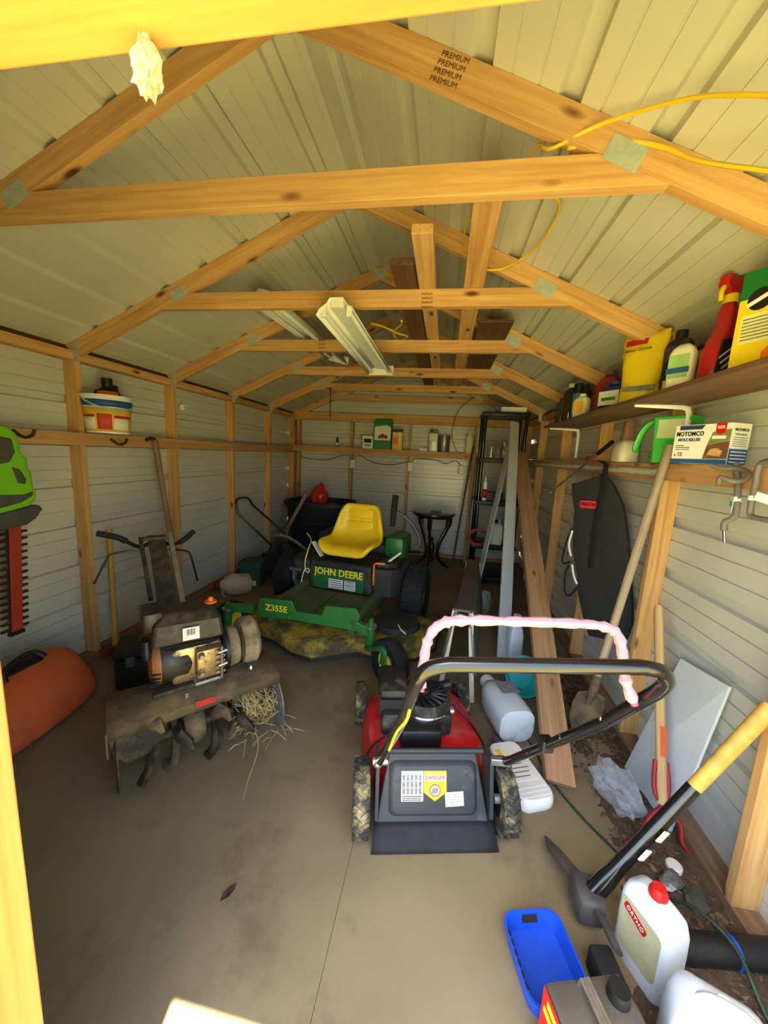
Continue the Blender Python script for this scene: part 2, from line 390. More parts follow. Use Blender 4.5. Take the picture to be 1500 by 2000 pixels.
# ================================================================ riding mower
GREEN = pbr('mower_green', (40, 110, 48), .4, 0, .1, 6, dirt=(70, 84, 48), dirt_amt=.15)
GREEND = pbr('dusty_green', (62, 84, 52), .8, 0, .2, 8, dirt=(96, 84, 60), dirt_amt=.5)
SEATY = pbr('seat_vinyl', (236, 198, 30), .42, 0, .05, 5, dirt=(170, 130, 30), dirt_amt=.05)
DECKY = pbr('deck_yellow', (176, 148, 34), .6, 0, .2, 6, dirt=(74, 66, 42), dirt_amt=.75, dirt_scale=6)
DUSTB = pbr('dusty_black', (38, 38, 38), .65, 0, .3, 8, dirt=(84, 78, 66), dirt_amt=.3)
LEVER = pbr('grey_lever', (92, 90, 84), .5, .3, .2)
YPRINT = pbr('yellow_print', (238, 214, 40), .6, 0, .03)
DECALG = pbr('decal_green', (34, 92, 50), .5, 0, .15, 30)
ORANGE = pbr('orange_plastic', (226, 112, 40), .5, 0, .1)
def tire(r, w, rim, hubm, parent, M, lug=True, name='tyre', hubname='wheel_hub', n=28):
    """tyre with lugs and a hub, axis along local z of M"""
    m = MB().mat(M); h = w/2
    m.lathe([(rim, -h*.7), (r*.80, -h), (r*.93, -h*.95), (r*.985, -h*.7), (r*.985, h*.7), (r*.93, h*.95), (r*.80, h), (rim, h*.7), (rim, -h*.7)], n)
    if lug:
        k = int(2*math.pi*r/.042)
        for i in range(k):
            for q, zz in enumerate((-.62, -.2, .2, .62)):
                a = 2*math.pi*(i+.5*(q % 2))/k; c, s_ = math.cos(a), math.sin(a)
                m.M = M @ Matrix.Translation((c*r, s_*r, zz*h)) @ Matrix.Rotation(a, 4, 'Z'); m.box(-.012, .006, -.011, .011, -h*.17, h*.17)
        m.M = M
    t = m.build(name, RUBBER, parent, smooth=35)
    hb = MB().mat(M).lathe([(0, -h*.5), (rim*.35, -h*.55), (rim*.4, -h*.4), (rim*.8, -h*.42), (rim*1.02, -h*.72), (rim*1.04, h*.72), (rim*.8, h*.42), (rim*.4, h*.4), (rim*.35, h*.55), (0, h*.5)], 24).build(hubname, hubm, t, smooth=35)
    return t
jd = thing('riding_mower', 'green and yellow riding mower with a yellow bucket seat and dusty deck', 'mower', (-.25, 3.35, 0), (0, 0, -7))
X90 = Matrix.Rotation(R(90), 4, 'Y')
for sx in (.675, -.60): tire(.27, .19, .12, DECKY if sx > 0 else CREAM, jd, Matrix.Translation((sx, .03, .272)) @ X90)
# chassis rails and rear engine block
MB().box(-.30, -.24, -.90, .45, .24, .33).box(.34, .40, -.86, .45, .24, .33).box(-.30, .40, .30, .42, .24, .33).build('frame', GREEND, jd, bevel=.006)
MB().cbox((.05, .03, .272), (1.10, .06, .06)).build('rear_axle', DUSTB, jd)
MB().rbox(-.22, .34, .20, .62, .33, .66, .05).build('engine_cover', DUSTB, jd, smooth=40)
MB().rbox(.30, .50, .16, .56, .52, .76, .05).build('fuel_tank', GREEN, jd, smooth=40)
MB().rbox(-.42, -.22, .16, .56, .52, .74, .05).build('side_tank', DUSTB, jd, smooth=40)
# body under the seat
bd = MB().mat(Matrix.Translation((0, -.32, 0)) @ Matrix.Rotation(R(90), 4, 'X') @ Matrix.Translation((0, 0, -.50)))
bd.prism([(-.26, .33), (-.24, .585), (.33, .585), (.35, .33)], 0, .50)
b_ = bd.build('body', DUSTB, jd, bevel=.02)
MB().box(-.235, .335, -.34, .10, .585, .60).build('seat_pan', BLACK, jd, bevel=.008)
# fenders: the right one bulges forward with a storage bin
fe = MB()
fe.loft([[(.33, -.28, z), (.40, -.27, z), (.50, -.25, z), (.565, -.19, z), (.575, -.06, z), (.575, .22, z), (.33, .22, z)] for z in (.30, .40, .56)])
fe.build('fender', DUSTB, jd, bevel=.02)
MB().loft([[(.35, -.24, z), (.46, -.22, z), (.53, -.18, z), (.54, -.02, z), (.35, -.02, z)] for z in (.5605, .605)]).build('storage_tray', BLACK, jd, bevel=.01)
MB().loft([[(-.27, -.28, z), (-.36, -.27, z), (-.46, -.24, z), (-.49, -.06, z), (-.49, .22, z), (-.27, .22, z)] for z in (.34, .56)]).build('fender', DUSTB, jd, bevel=.02)
# decal panel
PF = face((.045, -.345, .445), (1, .0, 0), (0, 0, 1))
dp = MB().mat(PF).box(-.235, .235, -.095, .095, 0, .004).build('decal_panel', DECALG, jd)
text('JOHN DEERE', .088, YPRINT, dp, PF @ Matrix.Translation((0, .055, .0045)), sx=.90, bold=.0015)
for x0, x1 in ((-.09, .045), (.06, .16)): MB().mat(PF).box(x0, x1, -.085, .0, .0045, .006).build('instruction_label', PAPER, dp)
for i in range(5): MB().mat(PF).box(.066, .154, -.075+i*.0155, -.068+i*.0155, .0062, .007).build('print_line', INK if i in (2, 4) else GREYINK, dp)
for i in range(4): MB().mat(PF).box(-.083, .036, -.075+i*.019, -.066+i*.019, .0062, .007).build('print_line', GREYINK, dp)
# seat: bucket of swept sections (side profile, width)
prof = [(-.29, .640, .20), (-.30, .672, .24), (-.25, .706, .262), (-.15, .700, .27), (-.02, .690, .268), (.07, .715, .262), (.115, .78, .25), (.135, .86, .235), (.15, .95, .215), (.158, 1.02, .19), (.165, 1.058, .15)]
rings = []
for i, (y, z, w) in enumerate(prof):
    row = []
    for j in range(13):
        t = -1+j/6; a = abs(t); lip = .055*max(0, (a-.55)/.45)**1.6*(1 if .5 < i < 9 else .3)
        nrm = V((0, 0, 1)) if i < 5 else V((0, -1, 0)) if i > 6 else V((0, -.7, .7))
        dd = .010*math.cos(t*math.pi/2) if i in (3, 4, 7, 8) else 0
        row.append(tuple(V((.06+t*w, y-.01*a*a, z))+nrm*(lip-dd)))
    rings.append(row)
st = MB().loft(rings, cap=False, closed=False).build('seat', SEATY, jd, smooth=180, solid=.05, sub=2)
# raised back cushions and seams
for z0, z1, w in ((.80, .895, .135), (.915, 1.01, .125)):
    zc = (z0+z1)/2
    MB().mat(face((.06, .118+(zc-.85)*.14, zc), (1, 0, 0), (0, .15, 1))).rbox(-w, w, -(z1-z0)/2, (z1-z0)/2, -.02, .014, .012, 3).build('back_cushion', SEATY, st, smooth=50)
MB().rbox(-.12, .24, -.24, .03, .685, .712, .012, 3).build('seat_cushion', SEATY, st, smooth=50)
# foot plate and front
MB().mat(face((.05, -.55, .322), (1, 0, 0), (0, 1, 0))).prism([(-.33, -.27), (.33, -.27), (.34, .20), (-.34, .20)], 0, .012).build('foot_plate', GREEND, jd, bevel=.004)
MB().box(.045, .055, -.80, -.36, .334, .338).build('mat_seam', DUSTB, jd)
for x0, x1 in ((-.315, -.27), (.37, .415)): MB().beam(((x0+x1)/2, -.88, .345), ((x0+x1)/2+.01, -.27, .36), .045, .05).build('frame_rail', GREEND, jd, bevel=.006)
FP = face((.05, -.905, 0), (1, .10, 0), (0, 0, 1))
fp = MB().mat(FP).prism([(-.40, .285), (-.40, .40), (-.375, .442), (-.13, .447), (-.095, .368), (.105, .366), (.13, .443), (.36, .452), (.39, .40), (.37, .285), (.30, .285), (-.16, .302)], -.006, .006).build('front_plate', GREEN, jd, bevel=.003)
text('Z355E', .066, YPRINT, fp, FP @ Matrix.Translation((-.25, .372, .0064)), bold=.001)
for x, z in ((-.14, .325), (.24, .335), (.245, .30)): MB().mat(FP @ Matrix.Translation((x, z, .006))).lathe([(0, .008), (.008, .008), (.009, 0), (0, 0)], 8).build('bolt', STEEL, fp)
MB().beam((-.39, -.94, .345), (-.58, -.99, .34), .05, .06).build('caster_arm', GREEN, jd, bevel=.006)
MB().beam((.40, -.86, .325), (.52, -.853, .285), .05, .07).build('caster_arm', GREEN, jd, bevel=.006)
def caster(px, py, wc, ax, name='caster'):
    c = MB().mat(Matrix.Translation((px, py, .20))).lathe([(0, 0), (.032, 0), (.032, .115), (.038, .118), (.038, .135), (.02, .137), (.018, .19), (0, .19)], 14).build('caster_pivot', [GREEN][0], jd, smooth=40)
    MB().mat(Matrix.Translation((px, py, .32))).lathe([(0, 0), (.041, 0), (.041, .018), (0, .018)], 14).build('pivot_cap', STEEL, c, smooth=40)
    w = V(wc); a = V(ax).normalized(); side = a*.062
    pts = [V((px, py, .20)), V((px, py, .17))+side*.4, w+side+V((0, 0, .11)), w+side]
    MB().tube(spin(pts, 4), .026, 8, flat=.35, up=tuple(a)).build('caster_fork', GREEN, c, smooth=50)
    M = frame(w, w+a).to_quaternion().to_matrix().to_4x4(); M = Matrix.Translation(w) @ M @ X90
    tire(.162, .11, .078, YELLOW, jd, M, lug=False, name='caster_tyre', hubname='caster_hub', n=24)
caster(.52, -.853, (.70, -.975, .162), (-.62, -.78, 0))
caster(-.585, -.99, (-.66, -.86, .162), (-1, .2, 0))
# mowing deck
dk = [(-.60, -.30), (-.62, -.70), (-.48, -.86), (-.25, -.90), (-.02, -1.01), (.14, -1.03), (.28, -.93), (.42, -.83), (.62, -.86), (.84, -.76), (.95, -.56), (.95, -.32), (.80, -.22), (.20, -.24)]
def shr(p, k): c = (.15, -.6); return [(c[0]+(x-c[0])*k, c[1]+(y-c[1])*k) for x, y in p]
MB().loft([[(x, y, z) for x, y in shr(dk, k)] for k, z in ((1, .085), (1, .175), (.97, .195), (.90, .205))]).build('mower_deck', DECKY, jd, smooth=40)
MB().loft([[(x, y, z) for x, y in shr(dk, k)] for k, z in ((1.012, .080), (1.012, .098), (1.0, .099))], cap=False).build('deck_rim', DUSTB, jd)
for cx, cy, r in ((.62, -.50, .20), (-.32, -.55, .18)):
    MB().mat(Matrix.Translation((cx, cy, .20))).lathe([(0, .055), (r*.5, .055), (r*.9, .045), (r, .01), (r, 0), (0, 0)], 20).build('spindle_cover', DUSTB, jd, smooth=40)
MB().tube([(.66, -.60, .25), (.70, -.66, .245), (.74, -.67, .225)], .006, 6).build('deck_hook', CREAM, jd)
# levers
def lever(sx, m=1):
    l = MB().tube(spin([(.05+sx*.52, .17, .64), (.05+sx*.60, .18, .74), (.05+sx*.53, .173, .89), (.05+sx*.42, .158, .985), (.05+sx*.33, .15, 1.02)], 4), .016, 8).build('control_lever', LEVER, jd, smooth=60)
    MB().tube([(.05+sx*.33, .148, .87), (.05+sx*.335, .148, 1.02), (.05+sx*.345, .15, 1.17)], [.026, .03, .03], 10).build('lever_grip', RUBBER, l, smooth=60)
lever(1)
lv = MB().tube(spin([(-.44, -.02, .58), (-.50, -.10, .66), (-.58, -.20, .74), (-.62, -.3, .76)], 4), .014, 8).build('control_lever', LEVER, jd, smooth=60)
MB().tube([(.56, .14, .64), (.62, .1, .66), (.67, .1, .66)], .013, 8).build('rail_bar', BLACKM, jd, smooth=60)
ok = MB().tube([(.345, -.275, .42), (.345, -.28, .60), (.36, -.28, .615), (.44, -.27, .618)], .010, 8).build('orange_lever', ORANGE, jd, smooth=60)
MB().mat(face((.48, -.10, .64), (.7, .5, .6), (0, 1, .2))).rbox(-.08, .07, -.02, .02, -.008, .008, .006).build('white_tube', WHITE, jd)
cbl = MB().tube(spin([(-.42, -.05, .75), (-.33, -.14, .71), (-.295, -.26, .66), (-.285, -.33, .58), (-.27, -.36, .50), (-.235, -.37, .475), (-.225, -.37, .505), (-.26, -.37, .51), (-.285, -.37, .46), (-.30, -.38, .36), (-.305, -.39, .31)], 5), .005, 6).build('loose_cable', CREAM, jd, smooth=60)
MB().mat(face((-.22, -.22, .66), (.6, -.1, -.75), (0, 1, 0))).box(-.08, .08, -.03, .03, -.004, .004).build('hang_tag', WHITE, jd)
MB().mat(Matrix.Translation((-.40, -.30, .36))).box(-.02, .0, -.02, .02, 0, .12).box(-.05, .06, -.02, .02, .10, .12).build('pedal_bracket', GALV, jd)
# ================================================================ red push mower
REDD = pbr('dusty_red_paint', (190, 24, 36), .38, 0, .15, 6, dirt=(150, 96, 84), dirt_amt=.35, dirt_scale=5)
ENG = pbr('engine_black', (30, 30, 30), .55, 0, .3, 12, dirt=(92, 86, 74), dirt_amt=.35, dirt_scale=9)
GRIT = pbr('dusty_tread', (46, 44, 40), .85, 0, .3, 14, dirt=(160, 146, 104), dirt_amt=.3, dirt_scale=14)
BDOOR = pbr('grey_black_door', (44, 47, 52), .55, 0, .15, 8, dirt=(96, 96, 94), dirt_amt=.2)
PINK = pbr('pink_wrap', (226, 70, 92), .35, 0, .2, 30)
FILM = pbr('clear_film', (244, 196, 206), .25, 0, .12, 20, alpha=.42, bump=.9, bscale=90)
lm = thing('push_mower', 'red push mower with black rear door and bent black handle', 'mower', (.668, 1.383, 0), (0, 0, 12.5))
LI = ROOTM[lm.name].inverted()
def LD(px, py, w): return LI @ (CC+ray(px, py)*w)
def treaded(r, w, M, parent, k=22):
    m = MB().mat(M); h = w/2
    m.lathe([(r*.55, -h*.9), (r*.95, -h), (r, -h*.8), (r, h*.8), (r*.95, h), (r*.55, h*.9), (r*.55, -h*.9)], 28)
    for i in range(k):
        for sg in (-1, 1):
            a = 2*math.pi*(i+.25*sg)/k
            m.M = M @ Matrix.Rotation(a, 4, 'Z') @ Matrix.Translation((r, 0, sg*h*.45)) @ Matrix.Rotation(R(38*sg), 4, 'X'); m.box(-.004, .006, -.006, .006, -h*.55, h*.55)
    t = m.build('wheel', GRIT, parent, smooth=35)
    MB().mat(M).lathe([(0, -h*.5), (r*.57, -h*.75), (r*.57, h*.75), (0, h*.5)], 20).build('wheel_disc', BLACK, t, smooth=35)
for x in (-.322, .275): treaded(.135, .066, Matrix.Translation((x, 0, .14)) @ X90, lm)
for x in (-.325, .262): treaded(.108, .062, Matrix.Translation((x, .62, .113)) @ X90, lm, 18)
# deck
def ell(a, b, cx, cy, z, n=28, p=2.6):
    out = []
    for i in range(n):
        t = 2*math.pi*i/n; c, s_ = math.cos(t), math.sin(t)
        out.append((cx+a*math.copysign(abs(c)**(2/p), c), cy+b*math.copysign(abs(s_)**(2/p), s_), z))
    return out
MB().loft([ell(.295, .37, -.02, .36, .075), ell(.30, .375, -.02, .36, .09), ell(.285, .36, -.02, .36, .17), ell(.26, .32, -.02, .35, .215), ell(.19, .24, -.03, .34, .242), ell(.15, .18, -.03, .33, .248)]).build('deck', REDD, lm, smooth=60)
MB().loft([ell(.095, .13, .15, .26, z, 16) for z in (.17, .225, .235)]).build('discharge_hump', REDD, lm, smooth=50)
MB().loft([ell(.09, .13, -.20, .24, z, 16) for z in (.17, .222, .233)]).build('deck_hump', REDD, lm, smooth=50)
MB().mat(face((-.205, .085, .222), (.9, .1, .2), (.1, .9, .35))).box(-.026, .026, -.018, .018, .02, .021).build('sticker', PAPER, lm)
MB().tube(spin([(-.31, .02, .24), (-.29, .10, .27), (-.20, .17, .285), (-.12, .16, .31)], 5), .005, 6).build('cable', BLACK, lm, smooth=60)
MB().tube(spin([(.22, .06, .22), (.245, .16, .235), (.215, .29, .25), (.14, .36, .30)], 5), .006, 6).build('cable', BLACK, lm, smooth=60)
# engine
en = MB().rbox(-.235, .10, .20, .48, .245, .36, .02).build('engine_block', ENG, lm, smooth=40)
MB().rbox(-.245, -.10, .26, .50, .30, .44, .03).build('carburettor', ENG, en, smooth=40)
for i in range(6): MB().box(-.245, -.12, .24+i*.035, .25+i*.035, .33, .405).build('cooling_fin', ENG, en)
MB().mat(Matrix.Translation((-.02, .31, .335))).lathe([(.125, -.06), (.13, .0), (.128, .045), (.11, .062), (.0, .062)], 24).build('shroud', ENG, en, smooth=35)
MB().mat(Matrix.Translation((-.02, .31, .335))).lathe([(.1305, -.004), (.133, .0), (.133, .016), (.1305, .02)], 28, 200, 340).build('chrome_band', CHROME, en, smooth=40)
sc_ = MB()
for i in range(18):
    a = 2*math.pi*i/18; sc_.tube([(-.02+.03*math.cos(a), .31+.03*math.sin(a), .40), (-.02+.07*math.cos(a+.5), .31+.07*math.sin(a+.5), .418), (-.02+.11*math.cos(a+.8), .31+.11*math.sin(a+.8), .402)], .006, 5)
tag(sc_.build('starter_screen', BLACK, en, smooth=60), kind='stuff')
MB().mat(Matrix.Translation((-.02, .31, .40))).lathe([(0, .03), (.03, .028), (.034, 0), (0, 0)], 16).build('starter_hub', BLACK, en, smooth=40)
MB().rbox(-.155, .035, .115, .22, .25, .345, .018).build('air_filter', BLACK, en, smooth=40)
MB().mat(Matrix.Translation((.08, .40, .37)) @ Matrix.Rotation(R(70), 4, 'Y')).lathe([(0, .06), (.022, .055), (.026, 0), (0, 0)], 12).build('fuel_cap', BLACK, en, smooth=40)
MB().mat(Matrix.Translation((.085, .30, .30)) @ Matrix.Rotation(R(80), 4, 'Y')).lathe([(0, .05), (.018, .045), (.02, 0), (0, 0)], 10).build('spark_cap', STEEL, en, smooth=40)
# rear door, side plates, flap
DT, DB = V((-.022, .032, .312)), V((-.03, -.058, .075)); DU = (DT-DB).normalized()
DF = face((DT+DB)/2, (1, 0, 0), DU); hl = (DT-DB).length/2
dr = MB().mat(DF).prism([(-.232, -hl), (.232, -hl), (.186, hl), (-.186, hl)], -.012, .004).build('rear_door', BDOOR, lm, bevel=.006)
MB().mat(DF).loft([[(x, y, z) for x, y in rr] for rr, z in ((rrect(.37, .205, .03), .004), (rrect(.345, .18, .028), .022), (rrect(.33, .165, .025), .024))]).build('door_bulge', BDOOR, dr, smooth=40)
DZ_ = DF @ Matrix.Translation((0, .012, .0245))
l1 = MB().mat(DZ_).box(-.135, -.045, -.052, .058, 0, .0006).build('icon_label', PAPER, dr)
for i in range(3):
    for j in range(5): MB().mat(DZ_).box(-.131+j*.017, -.119+j*.017, .022-i*.024, .034-i*.024+.01, .0007, .001).build('pictogram', GREYINK, l1)
for i in range(3): MB().mat(DZ_).box(-.132, -.05, -.049+i*.007, -.046+i*.007, .0007, .001).build('print_line', INK, l1)
l2 = MB().mat(DZ_).prism([(-.042, .058), (.052, .058), (.052, -.02), (.004, -.052), (-.042, -.02)], 0, .0006).build('danger_label', YPRINT, dr)
MB().mat(DZ_).box(-.040, .050, .022, .044, .0007, .0009).build('label_band', PAPER, l2)
text('DANGER', .021, REDP, l2, DZ_ @ Matrix.Translation((.005, .033, .001)), depth=.0002, bold=.0006)
text('KEEP HANDS and FEET AWAY', .0062, INK, l2, DZ_ @ Matrix.Translation((.005, .0165, .001)), depth=.0002)
MB().mat(DZ_ @ Matrix.Translation((.005, -.013, .0007))).lathe([(.019, 0), (.023, 0), (.023, .0005), (.019, .0005)], 24).build('label_ring', REDP, l2)
MB().mat(DZ_ @ Matrix.Translation((.005, -.013, .0007))).lathe([(0, .0003), (.019, .0003)], 24).build('label_disc', PAPER, l2)
for i in range(4): MB().mat(DZ_ @ Matrix.Translation((-.004+i*.006, -.012, .0012)) @ Matrix.Rotation(R(-20), 4, 'Z')).box(-.0018, .0018, -.013, .009, 0, .0003).build('hand_mark', INK, l2)
l3 = MB().mat(DZ_ @ Matrix.Translation((.085, -.045, 0)) @ Matrix.Rotation(R(3), 4, 'Z')).box(-.038, .038, -.026, .026, 0, .0006).build('serial_label', PAPER, dr)
for i in range(5): MB().mat(DZ_ @ Matrix.Translation((.085, -.045, .0007)) @ Matrix.Rotation(R(3), 4, 'Z')).box(-.033, .02+.01*(i % 2), .016-i*.009, .0185-i*.009, 0, .0003).build('print_line', GREYINK, l3)
for sg in (-1, 1):
    MB().prism([(.06, .33), (.06, .10), (-.05, .07), (-.075, .10), (-.02, .33)], -.008, .008).build('side_plate', BDOOR, lm, bevel=.003).matrix_local = Matrix.Translation((-.024+sg*.236, 0, 0)) @ Matrix(((0, 0, 1, 0), (1, 0, 0, 0), (0, 1, 0, 0), (0, 0, 0, 1)))
MB().mat(Matrix.Translation((.225, -.045, .17)) @ X90).lathe([(0, 0), (.018, 0), (.018, .03), (.024, .032), (.024, .07), (.012, .078), (0, .078)], 12).build('axle_cap', GALV, lm, smooth=40)
MB().tube([(-.23, .035, .322), (.19, .035, .322)], .011, 8).build('door_hinge', BDOOR, lm, smooth=50)
fl = MB(); rows = []
for i in range(6):
    t = i/5; rows.append([(x+(.0 if abs(x) < .2 else math.copysign(.012*t, x)), -.056-.066*t-.01*math.sin(t*3.1), .078-.074*t) for x in [-.245+.49*j/10 for j in range(11)]])
fl.loft(rows, cap=False, closed=False); f_ = fl.build('trailing_flap', RUBBER, lm, smooth=60, solid=.005); f_.location.x = -.022
# handle
hp = [V((-.252, -.02, .322)), V((-.258, -.06, .36)), LD(790, 1400, 1.0), LD(812, 1338, .81), LD(835, 1308, .762), LD(878, 1298, .752), LD(1050, 1300, .752), LD(1255, 1303, .755), LD(1292, 1312, .757), LD(1302, 1332, .77), LD(1285, 1350, .80), LD(1180, 1410, .96), V((.262, -.06, .36)), V((.262, -.02, .322))]
hpts = [hp[0], hp[1]]+spin(hp[2:6], 5)[:-1]+[hp[5], hp[6]]+spin(hp[7:11], 5)+[hp[11], hp[12], hp[13]]
hd = MB().tube(hpts, .0155, 12).build('handle', BLACKM, lm, smooth=60)
for p in (hp[13], hp[0]): MB().mat(Matrix.Translation(p) @ X90).lathe([(0, -.03), (.016, -.03), (.016, .03), (0, .03)], 10).build('handle_bolt', STEEL, hd, smooth=40)
for t in (.25, .5, .78):
    p = hp[10].lerp(hp[12], t); MB().ball(p+V((-.008, -.012, .008)), .008, 8).build('rivet', CHROME, hd, smooth=180)
MB().mat(Matrix.Translation(hp[10].lerp(hp[12], .62))).rbox(-.02, .02, -.02, .02, -.022, .022, .006).build('handle_clamp', BLACK, hd)
MB().beam(V((.205, -.02, .325)), V((.285, -.03, .325)), .022, .03).build('handle_bracket', GALV, lm, bevel=.004)
MB().mat(Matrix.Translation((-.262, -.03, .318))).ball((0, 0, 0), .019, 8, (1, .8, 1)).build('handle_knob', STEEL, lm, smooth=60)
bl = [LD(822, 1350, .83), LD(828, 1290, .84), LD(838, 1245, .85), LD(860, 1220, .855), LD(900, 1212, .86), LD(1000, 1214, .865), LD(1100, 1217, .87), LD(1170, 1222, .872), LD(1205, 1238, .87), LD(1216, 1280, .86), LD(1222, 1330, .84), LD(1240, 1378, .825)]
bs = spin(bl, 5); ba = MB().tube(bs, .008, 8).build('bail_bar', PINK, lm, smooth=60)
rs = [.0105+.0018*math.sin(i*2.3)+random.uniform(0, .0028) for i in range(len(bs))]
MB().tube(bs[1:-1], rs[1:-1], 9, cap=False).build('plastic_wrap', FILM, ba, smooth=30)
MB().tube(spin([LD(800, 1345, .84), LD(797, 1400, .93), LD(775, 1430, 1.05), LD(760, 1465, 1.2)], 4), .004, 6).build('control_cable', YPRINT, lm, smooth=60)
# ================================================================ garden tiller
MUD = pbr('muddy_steel', (92, 80, 60), .8, .2, .3, 10, dirt=(134, 112, 78), dirt_amt=.5, dirt_scale=9, bump=.4, bscale=40)
MUDD = pbr('dark_muddy_steel', (50, 48, 42), .7, .3, .3, 10, dirt=(104, 88, 62), dirt_amt=.45, dirt_scale=12, bump=.4, bscale=50)
ALLOY = pbr('oily_alloy', (176, 150, 106), .38, .7, .35, 14, dirt=(70, 50, 30), dirt_amt=.35, dirt_scale=18)
RUSTO = pbr('orange_brown_paint', (150, 96, 50), .55, 0, .2, 14, dirt=(70, 56, 38), dirt_amt=.35)
TANK = pbr('tank_black', (40, 37, 32), .4, 0, .2, 8, dirt=(88, 76, 56), dirt_amt=.4, dirt_scale=7)
TAN = pbr('dusty_tan_cover', (148, 132, 104), .7, 0, .15, 9, dirt=(96, 80, 58), dirt_amt=.4)
STRAW = pbr('dry_straw', (186, 164, 110), .8, 0, .3, 40)
ti = thing('garden_tiller', 'muddy front-tine tiller with dark engine and straw caught in its tines', 'tiller', (-.52, 1.56, 0), (0, 0, 47))
# tine shaft, tines, discs
MB().tube([(-.40, -.03, .17), (.34, -.03, .17)], .02, 10).build('tine_shaft', MUDD, ti, smooth=50)
for x, a0 in ((-.26, 10), (-.15, 55), (.02, 30), (.13, 75)):
    for k in range(4):
        a = R(a0+90*k); d = V((0, math.cos(a), math.sin(a))); e = V((0, -math.sin(a), math.cos(a))); c = V((x, -.03, .17)); sg = 1 if k % 2 else -1
        MB().tube([c, c+d*.07+e*.01, c+d*.125+e*.03+V((sg*.01, 0, 0)), c+d*.140+e*.062+V((sg*.035, 0, 0)), c+d*.115+e*.095+V((sg*.05, 0, 0))], [.024, .032, .037, .032, .012], 6, flat=.6, up=(1, 0, 0)).build('tine', MUD if (k+int(x*100)) % 2 else MUDD, ti, smooth=50)
MB().mat(Matrix.Translation((-.07, -.03, .17)) @ X90).lathe([(0, -.05), (.07, -.045), (.085, -.02), (.085, .02), (.07, .045), (0, .05)], 18).build('gearbox', MUD, ti, smooth=40)
MB().rbox(-.11, -.03, -.06, .06, .17, .36, .02).build('gear_case', MUDD, ti, smooth=40)
for x in (-.385, .335): MB().mat(Matrix.Translation((x, -.03, .155)) @ X90).lathe([(.0, -.004), (.14, -.003), (.152, .004), (.152, .008), (.13, .006), (0, .006)], 28).build('side_disc', GALV if x > 0 else MUDD, ti, smooth=40)
# tine shield: bent plate with a drooping left corner
sh = MB(); sh.loft([[(x, .16, .345), (x, .05, .365), (x, -.05, .355), (x, -.095, .325), (x, -.10, .285)] for x in (-.41, -.2, .0, .18, .35)], cap=False, closed=False)
sp_ = sh.build('tine_shield', MUD, ti, smooth=30, solid=.008)
MB().mat(face((-.30, -.104, .245), (1, 0, 0), (0, .12, 1))).prism([(-.11, .06), (.12, .06), (.09, -.02), (.03, -.075), (-.04, -.085), (-.09, -.04)], -.003, .003).build('shield_flap', MUDD, sp_, bevel=.002)
MB().prism([(.16, .345), (-.10, .32), (-.12, .22), (.1, .25)], -.003, .003).build('shield_end', MUD, sp_).matrix_local = Matrix.Translation((-.412, 0, 0)) @ Matrix(((0, 0, 1, 0), (1, 0, 0, 0), (0, 1, 0, 0), (0, 0, 0, 1)))
MB().mat(face((.0, -.101, .318), (1, .02, -.05), (0, .15, 1))).box(-.07, .02, -.014, .014, 0, .001).build('red_decal', REDP, sp_)
for p in ((-.1, -.07, .352), (.22, -.02, .367)): MB().mat(Matrix.Translation(p)).lathe([(0, .02), (.007, .02), (.012, .008), (.012, 0), (0, 0)], 8).build('bolt', STEEL, sp_)
# frame and engine
MB().box(-.23, .10, -.02, .34, .362, .385).box(-.10, -.04, .2, .55, .37, .43).build('engine_bed', MUDD, ti, bevel=.004)
em = MB().rbox(-.15, .08, .0, .24, .385, .57, .02).build('crankcase', ALLOY, ti, smooth=40)
MB().mat(Matrix.Translation((-.235, .10, .485)) @ X90).lathe([(0, .0), (.06, .0), (.095, .008), (.108, .03), (.108, .045)], 28).build('recoil_cover', RUSTO, em, smooth=35)
MB().mat(Matrix.Translation((-.19, .10, .485)) @ X90).lathe([(.108, .0), (.112, .01), (.112, .11), (.10, .13), (0, .13)], 28).build('fan_housing', TANK, em, smooth=35)
for i in range(11):
    a = R(185+i*13); MB().mat(Matrix.Translation((-.215, .10, .485)) @ Matrix.Rotation(a, 4, 'X')).box(-.019, .019, .101, .1095, -.0045, .0045).build('vent_slot', BLACK, em)
cy_ = MB().rbox(-.05, .07, -.05, .06, .41, .56, .015).build('cylinder_head', ALLOY, em, smooth=40)
for i in range(5): MB().box(.035, .078, -.062, .02, .425+i*.028, .437+i*.028).build('cooling_fin', ALLOY, cy_)
for y, z in ((-.055, .54), (-.055, .45)): MB().mat(Matrix.Translation((-.03, y, z)) @ Matrix.Rotation(R(90), 4, 'X')).lathe([(0, .02), (.01, .02), (.016, .008), (.016, 0), (0, 0)], 8).build('head_bolt', STEEL, cy_)
MB().tube([(.06, -.065, .40), (.062, -.07, .57)], .008, 8).tube([(.045, -.07, .47), (.085, -.07, .475)], .008, 8).tube([(.045, -.07, .54), (.085, -.07, .545)], .008, 8).build('fuel_pipe', STEEL, em, smooth=50)
MB().box(-.06, .07, -.055, .02, .385, .402).build('base_bracket', GALV, em, bevel=.004)
tk = MB().loft([[(x, y, z) for x, y in ((-.225, .0), (.085, -.03), (.095, .20), (-.225, .22))] for z in (.60, .615)]+[[(-.215, .01, .70), (.075, -.02, .70), (.085, .19, .70), (-.215, .21, .70)], [(-.18, .05, .745), (.05, .03, .745), (.06, .17, .745), (-.18, .18, .745)]]).build('fuel_tank', TANK, ti, bevel=.014)
MB().loft([[(-.20, .0, .60), (.07, -.035, .60), (.08, .12, .60), (-.20, .14, .60)], [(-.15, .02, .562), (.03, .0, .562), (.04, .10, .562), (-.15, .12, .562)]]).build('tank_guard', BLACK, tk, bevel=.008)
